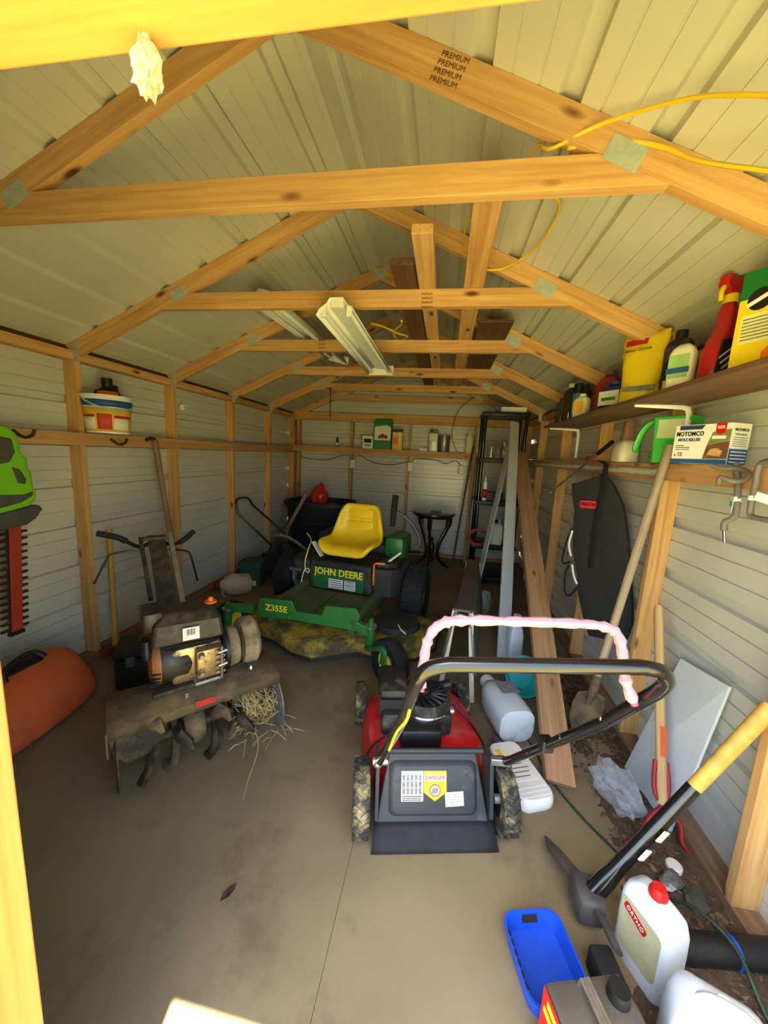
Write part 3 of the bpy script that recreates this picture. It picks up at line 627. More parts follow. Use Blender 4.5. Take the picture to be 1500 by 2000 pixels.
BM = face((-.065, -.021, .652), (.99, -.09, 0), (0, .12, 1)); bc = MB().mat(BM).box(-.036, .036, -.03, .03, .004, .006).build('barcode_label', PAPER, tk)
for i in range(9): MB().mat(BM).box(-.02+i*.0042, -.0185+i*.0042+.0008*(i % 3), -.006, .024, .0061, .0066).build('barcode_stripe', INK, bc)
MB().mat(Matrix.Translation((.05, .09, .745))).lathe([(0, .03), (.012, .028), (.014, .01), (.03, .008), (.03, 0), (0, 0)], 12).build('fuel_cap', ORANGE, tk, smooth=40)
MB().rbox(-.255, -.17, .04, .20, .66, .76, .015).build('air_filter', TANK, ti, smooth=40)
MB().mat(Matrix.Translation((-.245, .03, .60))).lathe([(0, -.05), (.02, -.05), (.024, -.01), (.018, .0), (.018, .04), (0, .04)], 10).build('fuel_bowl', BLACK, ti, smooth=40)
# belt side
MB().mat(Matrix.Translation((.09, .09, .475)) @ X90).lathe([(0, 0), (.10, 0), (.11, .012), (.11, .028), (0, .03)], 22).build('pulley', BLACK, ti, smooth=40)
MB().mat(Matrix.Translation((.125, .10, .47)) @ X90).lathe([(0, 0), (.095, 0), (.108, .012), (.10, .05), (0, .055)], 14).build('belt_cover', TAN, ti, smooth=30)
MB().mat(Matrix.Translation((.205, .14, .46)) @ X90).lathe([(.03, 0), (.12, 0), (.132, .02), (.132, .07), (.11, .09), (0, .09)], 24).build('belt_cover', TAN, ti, smooth=35)
# column, handles
cl = MB().loft([[(-.155, y-.0, z), (-.06, y, z), (-.06, y+.03, z+.012), (-.155, y+.03, z+.012)] for y, z in ((.28, .50), (.45, .72), (.62, .86), (.79, .955))]).build('handle_column', MUDD, ti, bevel=.006)
MB().beam((-.185, .40, .70), (-.19, .78, .955), .02, .035).build('column_brace', MUDD, cl)
MB().beam((-.03, .38, .62), (-.03, .80, .97), .025, .03).build('column_rod', GALV, cl)
MB().box(-.20, -.05, .76, .82, .945, .962).build('handle_plate', MUD, cl, bevel=.004)
for pts in (((-.12, .79, .935), (-.20, .80, .905), (-.30, .83, .965), (-.40, .86, .995)), ((-.11, .79, .935), (-.02, .80, .90), (.05, .82, .915), (.12, .85, .965))):
    h_ = MB().tube(spin(pts, 5), .0115, 8).build('handlebar', BLACKM, ti, smooth=60)
    MB().tube(spin(pts, 5)[-8:], .018, 10).build('grip', RUBBER, h_, smooth=60)
MB().tube(spin([(-.19, .79, .885), (-.33, .80, .875), (-.365, .80, .84), (-.43, .80, .705)], 4), .0065, 8).build('control_lever', BLACKM, ti, smooth=60)
MB().tube(spin([(-.04, .79, .87), (.06, .80, .845), (.09, .80, .80), (.125, .80, .625)], 4), .0065, 8).build('control_lever', BLACKM, ti, smooth=60)
# straw wound on the right tines
sw = MB(); rnd = random.Random(3)
for i in range(150):
    a = rnd.uniform(0, 6.28); r = rnd.uniform(.05, .125); x = rnd.uniform(.13, .33); pts = []
    for k in range(5):
        pts.append((x+rnd.uniform(-.02, .02)+k*.01*rnd.choice((-1, 1)), -.03+r*math.cos(a+k*.45), max(.012, .17+r*math.sin(a+k*.45)))); r *= rnd.uniform(.95, 1.06)
    sw.tube(pts, .0014, 3, cap=False)
for i in range(26):
    p = V((rnd.uniform(.1, .36), -.12+rnd.uniform(-.1, .05), .07)); d = V((rnd.uniform(-1, 1), rnd.uniform(-1, .3), rnd.uniform(-.5, .25)))*.09
    sw.tube([p, p+d*.5+V((0, 0, .012)), V((p.x+d.x, p.y+d.y, max(.004, p.z+d.z)))], .0014, 3, cap=False)
sw.tube(spin([(.20, -.12, .09), (.19, -.22, .05), (.10, -.34, .012), (.05, -.42, .006)], 4), .0022, 4)
tag(sw.build('straw', STRAW, ti), kind='stuff')
# ================================================================ left side
LIME = pbr('lime_plastic', (120, 196, 40), .42, 0, .1, 6)
GREYP = pbr('grey_plastic', (74, 76, 70), .55, 0, .15)
BLADE = pbr('red_blade', (176, 62, 52), .5, .2, .15, 12, dirt=(110, 70, 60), dirt_amt=.25)
TEETH = pbr('blade_steel', (84, 66, 58), .45, .7, .2)
HOOK = pbr('dark_hook', (58, 44, 36), .6, .2, .2)
ORCASE = pbr('faded_orange_plastic', (196, 92, 50), .6, 0, .12, 4, dirt=(140, 80, 56), dirt_amt=.2)
# hedge trimmer hanging from a rail hook, seen from its side
ht = thing('hedge_trimmer', 'lime green hedge trimmer with red toothed blade hanging from the rail', 'hedge trimmer', (-1.685, 1.60, 1.10))
SX = Matrix(((0, 0, 1, 0), (1, 0, 0, 0), (0, 1, 0, 0), (0, 0, 0, 1)))       # 2-D outline (y, z) -> thing space
hb = MB().mat(SX).prism([(-.20, .48), (.0, .50), (.045, .46), (.06, .36), (.085, .33), (.085, .28), (.10, .25), (.105, .17), (.115, .14), (.11, .10), (.07, .06), (-.06, .02), (-.20, .02)], -.05, .05).build('motor_body', LIME, ht, bevel=.02)
MB().mat(SX).prism([(-.20, .16), (-.04, .14), (.05, .135), (.09, .15), (.085, .125), (.03, .095), (-.10, .07), (-.20, .07)], .046, .056).build('vent_panel', GREYP, hb, bevel=.004)
MB().mat(SX).prism([(.0, .285), (.035, .27), (.06, .22), (.055, .19), (.02, .20)], .046, .056).build('battery_window', GREYP, hb, bevel=.004)
MB().mat(SX).prism([(-.05, .44), (.01, .43), (.02, .36), (-.01, .31), (-.09, .29), (-.12, .36)], .046, .058).build('handle_opening', GREYP, hb, bevel=.006)
MB().mat(SX).prism([(-.20, .03), (.10, .075), (.12, .05), (.08, .0), (.03, -.03), (-.20, -.045)], -.075, .075).build('hand_guard', GREYP, ht, bevel=.012)
MB().mat(SX).prism([(-.012, 0), (.045, 0), (.0, -.62), (-.052, -.62)], .006, .014).build('blade_cover', BLADE, ht, bevel=.002)
bt = MB().mat(SX).prism([(-.018, -.01), (.052, -.01), (.006, -.63), (-.058, -.63)], -.006, .004).build('blade_bar', TEETH, ht)
for i in range(16):
    z = -.035-.038*i; o_ = -.073*i*.038/.62*.62
    for y0, y1 in ((.05, .082), (-.02, -.05)): MB().mat(SX @ Matrix.Translation((z*.0735, 0, 0))).prism([(y0, z-.008), (y1, z-.006), (y1, z+.006), (y0, z+.008)], -.006, .006).build('tooth', TEETH, bt)
MB().mat(SX).rbox(-.062, .012, -.645, -.622, -.012, .014, .005).build('blade_tip', BLACK, bt)
# rail hooks
def rail_hook(y, z, label):
    single('rail_hook', MB().tube(spin([(.0, 0, .0), (.03, 0, -.02), (.06, .01, -.035), (.095, .02, -.02), (.10, .03, .01)], 5), .0085, 8), HOOK, label, 'hook', (-1.737, y, z), smooth=60, group='hooks on the left rail')
rail_hook(1.70, 1.575, 'dark curved hook on the left rail holding the hedge trimmer')
rail_hook(2.30, 1.555, 'dark curved hook on the left rail under the paint bucket')
# bucket with a bottle standing in it
BBLUE = pbr('bucket_blue', (40, 84, 140), .5, 0, .08); BYEL = pbr('bucket_yellow', (234, 186, 60), .5, 0, .06); BREDP = pbr('bucket_red', (206, 70, 66), .6, 0, .08)
bk = thing('bucket', 'white and yellow pail with blue band resting on the left rail', 'bucket', (-1.70, 2.25, 1.592))
def ring(r0, z0, r1, z1, n=28): return MB().lathe([(r0, z0), (r1, z1)], n)
MB().lathe([(0, .004), (.118, .004), (.120, 0), (.122, .01), (.143, .235), (.150, .236), (.150, .246), (.138, .246), (.120, .02), (0, .018)], 30).build('pail', WHITE, bk, smooth=40)
ring(.1235, .012, .1375, .165).build('label_wrap', BYEL, bk, smooth=60, solid=.001); ring(.1385, .172, .1425, .215).build('blue_band', BBLUE, bk, smooth=60, solid=.001)
MB().lathe([(.1262, .025), (.1345, .125)], 5, -70, -35).build('red_panel', BREDP, bk, smooth=60, solid=.001)
for a0, a1 in ((-118, -76), (-30, 20)):
    MB().lathe([(.1258, .025), (.1325, .10)], 8, a0, a1).build('text_panel', PAPER, bk, smooth=60, solid=.001)
    MB().lathe([(.1332, .102), (.1345, .118)], 8, a0, a1).build('text_heading', REDP, bk, smooth=60, solid=.001)
MB().tube(spin([(.145*math.cos(R(a)), .145*math.sin(R(a)), .225-.07*math.sin(R(a+115))) for a in range(-115, 66, 20)], 3), .005, 6).build('bail_handle', pbr('pale_blue_plastic', (150, 204, 206), .5), bk, smooth=60)
bb = thing('black_bottle', 'black bottle with orange label standing in the pail', 'bottle', (-1.71, 2.27, 1.615))
MB().lathe([(0, 0), (.075, 0), (.08, .01), (.08, .22), (.07, .255), (.03, .285), (.03, .30), (0, .30)], 22).build('body', BLACK, bb, smooth=40)
MB().mat(Matrix.Translation((0, 0, .30))).lathe([(0, 0), (.032, 0), (.032, .045), (0, .045)], 14).build('cap', BLACK, bb, smooth=40)
MB().lathe([(.0815, .215), (.0815, .222), (.0735, .256)], 10, -95, 5).build('label', ORANGE, bb, smooth=60, solid=.001)
MB().rbox(.03, .07, -.02, .02, .255, .30, .008).build('side_cap', BLACK, bb)
# insulator
w_ = atX(353, 795, -1.84); ins = single('wire_insulator', MB().lathe([(0, 0), (.018, .004), (.024, .02), (.016, .035), (.022, .05), (.010, .062), (0, .062)], 14).tube([(-.03, .0, .05), (.03, .03, .05)], .004, 6), WHITE, 'small white porcelain insulator on the left metal wall', 'insulator', (-1.828, w_.y, w_.z-.03), smooth=50)
# long weathered pole leaning on the rail
p0, p1 = V((-1.60, 2.80, .0)), V((-1.705, 2.665, 1.565)); d_ = (p1-p0).length
pl = thing('hoe_handle', 'long weathered brown handle leaning on the left rail behind the tiller', 'garden tool', M=frame(p0, p1, (1, 0, 0)))
MB().tube([(0, 0, 0), (.5, 0, 0), (d_, 0, 0)], [.018, .02, .021], 8).build('handle', OLDW, pl, smooth=60)
MB().tube(spin([(d_-.01, 0, 0), (d_+.012, .0, -.01), (d_+.015, .03, -.02), (d_+.0, .06, -.03)], 4), .014, 8).build('hooked_top', HOOK, pl, smooth=60)
# splitting maul
p0, p1 = V((-1.66, 2.16, .055)), V((-1.80, 2.30, .90)); L_ = (p1-p0).length
mm = thing('splitting_maul', 'splitting maul with yellow wooden handle leaning on the left wall', 'maul', M=frame(p0, p1, (1, 0, 0)))
YH = wood('yellow_handle', (214, 176, 84), (184, 142, 56), knots=False, ring=30)
rg = []
for t, a, b in ((0, .028, .020), (.06, .024, .018), (.2, .019, .015), (.6, .018, .015), (.9, .018, .015), (.96, .021, .017), (1.0, .024, .019)): rg.append([(L_*t, a*math.cos(k*math.pi/5), b*math.sin(k*math.pi/5)) for k in range(10)])
MB().loft(rg).build('handle', YH, mm, smooth=60)
MB().mat(Matrix.Translation((-.01, 0, 0))).prism([(-.035, -.05), (.035, -.05), (.035, .04), (.005, .14), (-.005, .14), (-.035, .04)], -.03, .03).build('head', pbr('rust_red_steel', (110, 52, 42), .6, .4, .2), mm, bevel=.005).rotation_euler = (0, R(90), 0)
# orange saw case
oc = thing('saw_case', 'faded orange plastic chainsaw case with black handle lying on the floor', 'tool case', (-1.53, 1.42, 0))
rg = []
for y, x0, x1, h, k in ((-.42, -.14, .16, .22, .8), (-.36, -.17, .19, .28, .9), (-.1, -.18, .205, .315, 1), (.10, -.18, .19, .345, 1), (.26, -.175, .165, .345, 1), (.35, -.16, .13, .30, .9), (.39, -.12, .09, .22, .7)):
    rg.append([(x0, y, .03), (x0+.03, y, 0), (x1-.03, y, 0), (x1, y, .035), (x1-.005, y, h*.42), (x1-.05, y, h*.62), (x1-.15, y, h*.93), (x0+.12, y, h), (x0+.04, y, h*.93), (x0, y, h*.6)])
oc1 = MB().loft(rg).build('shell', ORCASE, oc, smooth=50, bevel=0, sub=1)
MB().tube(spin([(.01, -.03, .305), (-.01, -.02, .345), (-.03, .06, .372), (-.03, .14, .372), (.0, .17, .335)], 5), .017, 8, flat=.8).build('handle', BLACK, oc, smooth=60)
MB().mat(Matrix.Translation((-.03, .06, .325)) @ Matrix.Rotation(R(14), 4, 'Y')).rbox(-.03, .03, -.07, .10, 0, .012, .006).build('handle_recess', BLACK, oc, bevel=0)
# black case beside it
bc_ = thing('black_toolbox', 'black plastic toolbox on the floor between saw case and tiller', 'tool box', (-1.24, 2.02, 0), (0, 0, 35))
MB().rbox(-.19, .19, -.13, .13, 0, .20, .02).build('box', BLACK, bc_, smooth=40)
MB().rbox(-.195, .195, -.135, .135, .20, .255, .02).build('lid', BLACK, bc_, smooth=40)
for x in (-.1, .1): MB().rbox(x-.025, x+.025, -.15, -.13, .16, .225, .006).build('latch', GREYP, bc_)
MB().tube([(-.07, 0, .25), (-.06, 0, .29), (.06, 0, .29), (.07, 0, .25)], .012, 8).build('handle', GREYP, bc_, smooth=60)
# cream jug lying on its side
jg = thing('cream_jug', 'dusty cream jug with red cap lying on the floor by the left wall', 'jug', (-1.50, 3.42, .115), (0, 82, 232))
DJUG = pbr('dusty_jug', (196, 178, 152), .6, 0, .1, 8, dirt=(130, 108, 84), dirt_amt=.3)
MB().lathe([(0, -.17), (.09, -.17), (.11, -.15), (.112, .02), (.10, .07), (.04, .13), (.032, .135), (.032, .15), (0, .15)], 20).build('body', DJUG, jg, smooth=50)
MB().mat(Matrix.Translation((0, 0, .15))).lathe([(0, 0), (.038, 0), (.038, .04), (0, .045)], 14).build('cap', pbr('dull_red', (120, 44, 34), .6), jg, smooth=40)
MB().tube(spin([(.06, 0, .11), (.12, 0, .08), (.125, 0, -.02), (.10, 0, -.06)], 4), .014, 8).build('handle', DJUG, jg, smooth=60)
# green bin
gb = thing('green_bin', 'small dark green square bin on the floor near the left wall', 'bin', (-1.47, 3.78, 0), (0, 0, 8))
GBIN = pbr('bin_green', (48, 74, 62), .6, 0, .15, 8)
MB().loft([[(x*k, y*k, z) for x, y in rrect(.24, .24, .02, 3)] for k, z in ((.88, .0), (1, .26))]).build('bin_body', GBIN, gb, smooth=40)
MB().loft([[(x, y, z) for x, y in rrect(.265, .265, .02, 3)] for z in (.255, .28)]).build('bin_rim', GBIN, gb, smooth=40)
MB().mat(face((.03, -.118, .05), (1, 0, 0), (0, .05, 1))).box(-.04, .04, -.03, .03, 0, .002).build('bin_label', PAPER, gb)
# old black push mower at the back left
om = thing('old_push_mower', 'black push mower with a long bare U handle by the left wall', 'mower', (-1.30, 4.22, 0), (0, 0, 18))
MB().loft([ell(.26, .30, 0, 0, z, 24) for z in (.08, .19)]+[ell(.2, .22, 0, 0, .235, 24)]).build('deck', DUSTB, om, smooth=50)
MB().mat(Matrix.Translation((0, .02, .235))).lathe([(0, .2), (.09, .2), (.12, .17), (.13, 0)], 20).build('engine', ENG, om, smooth=40)
for x in (-.27, .27):
    for y in (-.22, .24): treaded(.10, .05, Matrix.Translation((x, y, .104)) @ X90, om, 14)
OI = ROOTM[om.name].inverted()
hpt = [V((.20, -.20, .24)), OI @ atY(600, 1080, 4.0), OI @ atY(492, 985, 3.9), OI @ atY(484, 973, 3.9), OI @ atY(468, 973, 3.9), OI @ atY(461, 980, 3.9), OI @ atY(464, 1002, 3.9), OI @ atY(530, 1065, 4.0), V((-.20, -.20, .24))]
MB().tube([hpt[0], hpt[1]]+spin(hpt[2:7], 3)+[hpt[7], hpt[8]], .013, 8).build('handle', BLACKM, om, smooth=60)
# big black tub with junk
tb = thing('black_tub', 'large black plastic tub standing in the back left corner', 'tub', (-1.10, 5.02, 0), (0, 0, 6))
MB().loft([ell(.36, .30, 0, 0, 0, 28, 3.4), ell(.46, .36, 0, 0, .80, 28, 3.4), ell(.49, .39, 0, 0, .80, 28, 3.4), ell(.49, .39, 0, 0, .85, 28, 3.4), ell(.45, .35, 0, 0, .85, 28, 3.4), ell(.43, .33, 0, 0, .70, 28, 3.4)]).build('shell', BLACK, tb, smooth=40)
for z in (.3, .55): MB().loft([ell(.36+.125*z+.004, .30+.075*z+.004, 0, 0, z+q, 28, 3.4) for q in (0, .025)], cap=False).build('rib', BLACK, tb, smooth=40, solid=.01)
MB().ball((0, .02, .70), .33, 14, (1.1, .8, .38)).build('sacking', DUSTB, tb, smooth=60)
rb = MB(); bm = bmesh.new(); bmesh.ops.create_icosphere(bm, subdivisions=3, radius=1)
rnd = random.Random(5)
for v in bm.verts:
    k = 1+.22*math.sin(v.co.x*7+2*v.co.z)*math.cos(v.co.y*6+v.co.z*3); z = v.co.z; f = .75 if z > .45 else 1
    v.co = V((v.co.x*.125*k*f, v.co.y*.09*k*f, .13+z*.15+(.05 if z > .6 and v.co.x > .1 else 0)))
rb.bm(bm); a_ = atY(622, 1008, 4.85)
single('red_plastic_bag', rb, pbr('red_bag', (172, 38, 26), .35, 0, .25, 14, bump=.7, bscale=25), 'crumpled red plastic bag on top of the black tub', 'bag', (a_.x, 4.85, .80), smooth=50)
p1 = atY(597, 967, 4.60); LQ = (p1-V((-1.66, 4.52, 0))).length
single('bent_pipe', MB().tube([(0, 0, 0), (LQ, 0, 0)], .026, 10).tube([(LQ-.03, 0, 0), (LQ+.03, 0, 0)], .036, 10), OLDW, 'brown round post end poking up beside the black tub', 'post', M=frame(V((-1.66, 4.52, 0)), p1), smooth=60)
# ================================================================ back wall
sh = thing('pine_shelf', 'long pine shelf of two boards along the back metal wall', 'shelf', (-.40, 5.58, 1.60))
o = lumber('shelf_board', (XL+.01, 5.575, 1.609), (1.03, 5.575, 1.609), .17, .02, PINE, sh)
o = lumber('shelf_edge', (XL+.01, 5.50, 1.565), (1.03, 5.50, 1.565), .02, .068, PINE2, sh)
o = lumber('shelf_leg', (1.0, 5.52, .0), (1.0, 5.52, 1.53), .038, .06, PINE2, sh, up=(0, 1, 0))
ZS = 1.6195
GREENP = pbr('green_packet', (52, 132, 58), .5, 0, .08)
def carton(name, label, cat, x, w, d, h, mat, y=5.56, rz=0, band=None, z=ZS, group=None):
    t = thing(name, label, cat, (x, y, z), (0, 0, rz), group)
    MB().box(-w/2, w/2, -d/2, d/2, 0, h).build('box', mat, t, bevel=.002)
    for (z0, z1, x0, x1, m) in band or []: MB().box(x0*w, x1*w, -d/2-.0012, -d/2, z0*h, z1*h).build('printed_panel', m, t)
    return t
bt_ = thing('small_bottle', 'tiny dark bottle with white label alone on the back shelf', 'bottle', (-1.05, 5.56, ZS))
MB().lathe([(0, 0), (.022, 0), (.024, .005), (.024, .085), (.012, .10), (.012, .115), (0, .115)], 14).build('body', BLACK, bt_, smooth=40)
MB().lathe([(.0245, .02), (.0245, .07)], 14).build('label', PAPER, bt_, smooth=60, solid=.0006)
MB().mat(Matrix.Translation((0, 0, .115))).lathe([(0, .03), (.014, .03), (.014, 0), (0, 0)], 12).build('cap', BLACK, bt_, smooth=40)
carton('white_carton', 'small white carton with dark print beside the green seed bag', 'box', -.57, .16, .07, .19, PAPER, band=[(.45, .75, -.35, .35, INK), (.2, .3, -.3, .3, GREYINK)])
sb = thing('seed_bag', 'tall green and white seed bag with a red fruit picture', 'bag', (-.345, 5.56, ZS))
MB().loft([[(-.135, -.05, 0), (.135, -.05, 0), (.135, .05, 0), (-.135, .05, 0)], [(-.13, -.06, .1), (.13, -.06, .1), (.13, .06, .1), (-.13, .06, .1)], [(-.13, -.045, .36), (.13, -.045, .36), (.13, .045, .36), (-.13, .045, .36)], [(-.13, -.006, .44), (.13, -.006, .44), (.13, .006, .44), (-.13, .006, .44)]]).build('bag', GREENP, sb, bevel=.008)
PFc = face((0, -.0605, .2), (1, 0, 0), (0, .05, 1))
MB().mat(PFc).prism([(-.12, -.07), (.12, -.07), (.12, .12), (.05, .15), (-.12, .12)], -.002, .004).build('white_panel', PAPER, sb)
for x, y, r, m in ((.0, -.01, .035, REDP), (.05, -.02, .03, REDP), (-.04, -.025, .026, GREENP)): MB().mat(PFc @ Matrix.Translation((x, y, .0042))).lathe([(0, .001), (r, .001), (r, 0)], 16).build('fruit_print', m, sb)
yc = carton('yellow_carton', 'yellow carton with dark green top beside the seed bag', 'box', -.12, .15, .08, .30, BYEL, band=[(.86, 1.0, -.5, .5, pbr('dark_green_print', (30, 66, 40), .5)), (.1, .84, .12, .28, PAPER), (.3, .6, -.4, .0, ORANGE)])
carton('flat_carton', 'small flat white box lying on the back shelf', 'box', .27, .115, .07, .045, PAPER)
tc = thing('oblong_tin', 'tall oblong grey tin with a small cap on the back shelf', 'tin', (.405, 5.57, ZS))
MB().rbox(-.07, .07, -.045, .045, 0, .29, .008).build('tin', GALV, tc, smooth=40); MB().mat(Matrix.Translation((-.03, 0, .29))).lathe([(0, .03), (.016, .03), (.016, 0), (0, 0)], 12).build('cap', BLACK, tc, smooth=40)
MB().tube([(.0, 0, .29), (.005, 0, .315), (.055, 0, .315), (.06, 0, .29)], .005, 6).build('handle', BLACK, tc, smooth=60); MB().box(-.06, .06, -.0465, -.045, .16, .26).build('label', PAPER, tc)
pc = thing('paint_can', 'round grey paint can with wire bail on the back shelf', 'paint can', (.565, 5.575, ZS))
MB().lathe([(0, 0), (.083, 0), (.086, .006), (.083, .012), (.083, .225), (.087, .23), (.087, .24), (.075, .24), (.072, .232), (0, .232)], 26).build('can', GALV, pc, smooth=40); MB().tube(spin([(-.084, 0, .2), (-.06, -.075, .13), (0, -.1, .10), (.06, -.075, .13), (.084, 0, .2)], 4), .002, 5).build('bail', STEEL, pc)
wb = thing('white_bottle', 'tall cream bottle with side handle at the end of the back shelf', 'bottle', (.925, 5.57, ZS))
MB().loft([[(x*k, y*k, z) for x, y in rrect(.10, .075, .02, 3)] for k, z in ((.95, 0), (1, .01), (1, .20), (.92, .23), (.45, .265), (.36, .27), (.36, .30))]).build('body', CREAM, wb, smooth=50); MB().mat(Matrix.Translation((0, 0, .30))).lathe([(0, .03), (.02, .028), (.021, 0), (0, 0)], 12).build('cap', WHITE, wb, smooth=40)
MB().tube(spin([(-.02, 0, .275), (-.055, 0, .265), (-.052, 0, .22), (-.04, 0, .20)], 3), .008, 6).build('handle', CREAM, wb, smooth=60)
# outlets with a cable looping between them
for i, (x, lb) in enumerate(((-.815, 'beige outlet box left of the yellow seat on the back wall'), (.085, 'beige outlet box on the stud above the side table'), (.845, 'beige outlet box near the shelf leg on the back wall'))):
    t = thing('outlet_box', lb, 'outlet', (x, 5.655, 1.375), group='outlets on the back wall')
    MB().rbox(-.04, .04, -.045, .0, -.065, .065, .006).build('box', CREAM, t, smooth=40)
    pf = MB().rbox(-.036, .036, -.05, -.045, -.06, .06, .003).build('face_plate', CREAM, t)
    for z in (-.03, .03): MB().box(-.016, .016, -.053, -.05, z-.02, z+.02).build('socket', WHITE, pf)
cab = MB().tube(spin([(XL+.1, 5.65, 1.47), (-1.6, 5.65, 1.42), (-1.25, 5.65, 1.41), (-1.0, 5.65, 1.49), (-.90, 5.65, 1.50), (-.83, 5.64, 1.44)], 5), .006, 6).tube(spin([(-.79, 5.64, 1.44), (-.72, 5.65, 1.51), (-.5, 5.65, 1.41), (-.2, 5.65, 1.39), (-.0, 5.65, 1.44), (.07, 5.64, 1.435)], 5), .006, 6).tube(spin([(.10, 5.64, 1.44), (.16, 5.65, 1.51), (.45, 5.65, 1.50), (.6, 5.65, 1.45), (.75, 5.65, 1.50), (.83, 5.64, 1.44)], 5), .006, 6)
single('outlet_cable', cab, pbr('grey_cable', (120, 112, 84), .6), 'grey cable looping between the outlet boxes on the back wall', 'cable', smooth=60)
# hanging cord from the last truss to the shelf end
single('roof_cable', MB().tube(spin([atY(925, 775, 5.55), atY(897, 800, 5.55), atY(884, 835, 5.55), atY(884, 860, 5.55), atY(893, 882, 5.55), (.86, 5.56, ZS+.005)], 6), .005, 6), pbr('brown_cord', (120, 96, 50), .6), 'thin brown cable hanging from the roof to the shelf end', 'cable', smooth=60)
single('hanging_rod', MB().tube([(0, 0, .02), (0, 0, -.34)], .006, 6).tube([(0, 0, -.34), (0, -.0, -.40)], .003, 5), HOOK, 'thin dark rod hanging from the truss above the back shelf', 'rod', (atY(647, 788, 4.83).x, 4.79, 2.34), smooth=60)
# carved side table
MAHOG = pbr('dark_mahogany', (44, 20, 16), .3, 0, .3, 8, coat=.3)
tt = thing('side_table', 'dark carved wooden side table with three curved legs by the back wall', 'table', (.50, 5.02, 0))
MB().lathe([(0, .765), (.27, .765), (.285, .772), (.29, .785), (.285, .80), (.27, .806), (0, .806)], 32).build('table_top', MAHOG, tt, smooth=40)
MB().lathe([(.20, .735), (.24, .74), (.25, .765), (.0, .765)], 28).build('apron', MAHOG, tt, smooth=40)
MB().lathe([(0, .10), (.035, .11), (.05, .16), (.03, .20), (.045, .26), (.055, .32), (.03, .37), (.02, .40), (.03, .42), (.012, .45), (0, .47)], 16).build('finial', MAHOG, tt, smooth=50)
for k in range(3):
    a = R(20+120*k); c, s_ = math.cos(a), math.sin(a)
    pp = [(.215, .75), (.23, .66), (.19, .54), (.12, .40), (.09, .28), (.10, .18), (.15, .10), (.24, .03), (.27, .012)]
    MB().tube(spin([(r*c, r*s_, z) for r, z in pp], 3), [.036-.018*i/24+(.012 if i < 5 else 0) for i in range(25)], 8, flat=.7, up=(-s_, c, 0)).build('leg', MAHOG, tt, smooth=60)
MB().mat(Matrix.Translation((.03, -.05, .807))).rbox(-.07, .07, -.05, .05, 0, .02, .004).build('top_tile', BLACK, tt)
# sticks leaning in the corner
STICK = wood('dark_stick', (96, 74, 52), (60, 44, 30), knots=False, ring=30)
p0, p1 = atZ(884, 1098, 0), atY(922, 885, 5.47)
single('garden_stake', MB().tube([(0, 0, 0), ((p1-p0).length+.1, 0, 0)], .014, 8).tube([(.0, 0, 0), (.05, 0, 0)], .02, 8), STICK, 'dark slim tool handle leaning beside the shelf leg', 'garden tool', M=frame(p0, p1), smooth=60)
p0, p1 = atZ(905, 1095, 0), atY(930, 905, 5.38)
single('garden_stake', MB().tube([(0, 0, 0), ((p1-p0).length+.1, 0, 0)], .011, 8).tube([((p1-p0).length, 0, 0), ((p1-p0).length+.1, 0, 0)], .015, 8), OLDW, 'pale thin stake leaning between the shelf leg and the black rack', 'garden tool', M=frame(p0, p1), smooth=60)
# black shelving rack
rk = thing('shelving_rack', 'tall black plastic five-tier shelving rack in the back right corner', 'shelving rack', (1.27, 4.86, 0))
RX0, RX1, RY0, RY1 = -.27, .27, -.26, .20; LV = [.06, .47, 1.02, 1.54, 2.08]
for i, z in enumerate(LV):
    s_ = MB().rbox(RX0, RX1, RY0, RY1, z-.02, z+.03, .008).build('shelf', BLACK, rk, smooth=40)
    for k in range(5): MB().box(RX0+.02, RX1-.02, RY0+.03+k*.09, RY0+.04+k*.09, z-.032, z-.02).build('shelf_rib', BLACK, s_)
for a, b in zip(LV, LV[1:]):
    for x in (RX0+.035, RX1-.035):
        for y in (RY0+.035, RY1-.035): MB().mat(Matrix.Translation((x, y, a+.03))).lathe([(0, 0), (.022, 0), (.022, b-a-.05), (0, b-a-.05)], 12).build('post', BLACKM, rk, smooth=50)
RKX, RKY = 1.27, 4.86
carton('flat_box', 'white and blue flat box lying on top of the black rack', 'box', RKX+.06, .36, .22, .065, PAPER, y=RKY-.06, rz=-5, z=2.112, band=[(0, 1, -.5, -.3, BBLUE)])
mg = thing('glass_mug', 'clear glass mug on the second rack tier', 'mug', (RKX-.12, RKY-.1, 1.571)); GLASS = pbr('clear_glass', (220, 230, 226), .05, 0, .02, trans=.9)
MB().lathe([(0, 0), (.045, 0), (.048, .13), (.044, .13), (.041, .01), (0, .01)], 20).build('cup', GLASS, mg, smooth=40); MB().tube(spin([(.045, 0, .11), (.08, 0, .10), (.08, 0, .04), (.045, 0, .025)], 4), .007, 8).build('handle', GLASS, mg, smooth=60)
gb_ = thing('glass_bottle', 'clear glass bottle with metal lid on the second rack tier', 'bottle', (RKX+.03, RKY-.1, 1.571))
MB().lathe([(0, 0), (.045, 0), (.05, .01), (.05, .10), (.03, .14), (.03, .155), (0, .155)], 18).build('body', GLASS, gb_, smooth=40); MB().mat(Matrix.Translation((0, 0, .155))).lathe([(0, .03), (.034, .03), (.034, 0), (0, 0)], 14).build('lid', GALV, gb_, smooth=40)
ck = thing('caulk_tube', 'red and white caulk tube standing on the middle rack tier', 'tube', (RKX-.165, RKY-.2, 1.051))
MB().lathe([(0, 0), (.025, 0), (.025, .21), (.012, .225), (.006, .29), (0, .29)], 14).build('tube', WHITE, ck, smooth=40); MB().lathe([(.0256, .03), (.0256, .14)], 14).build('label', REDP, ck, smooth=60, solid=.0006)
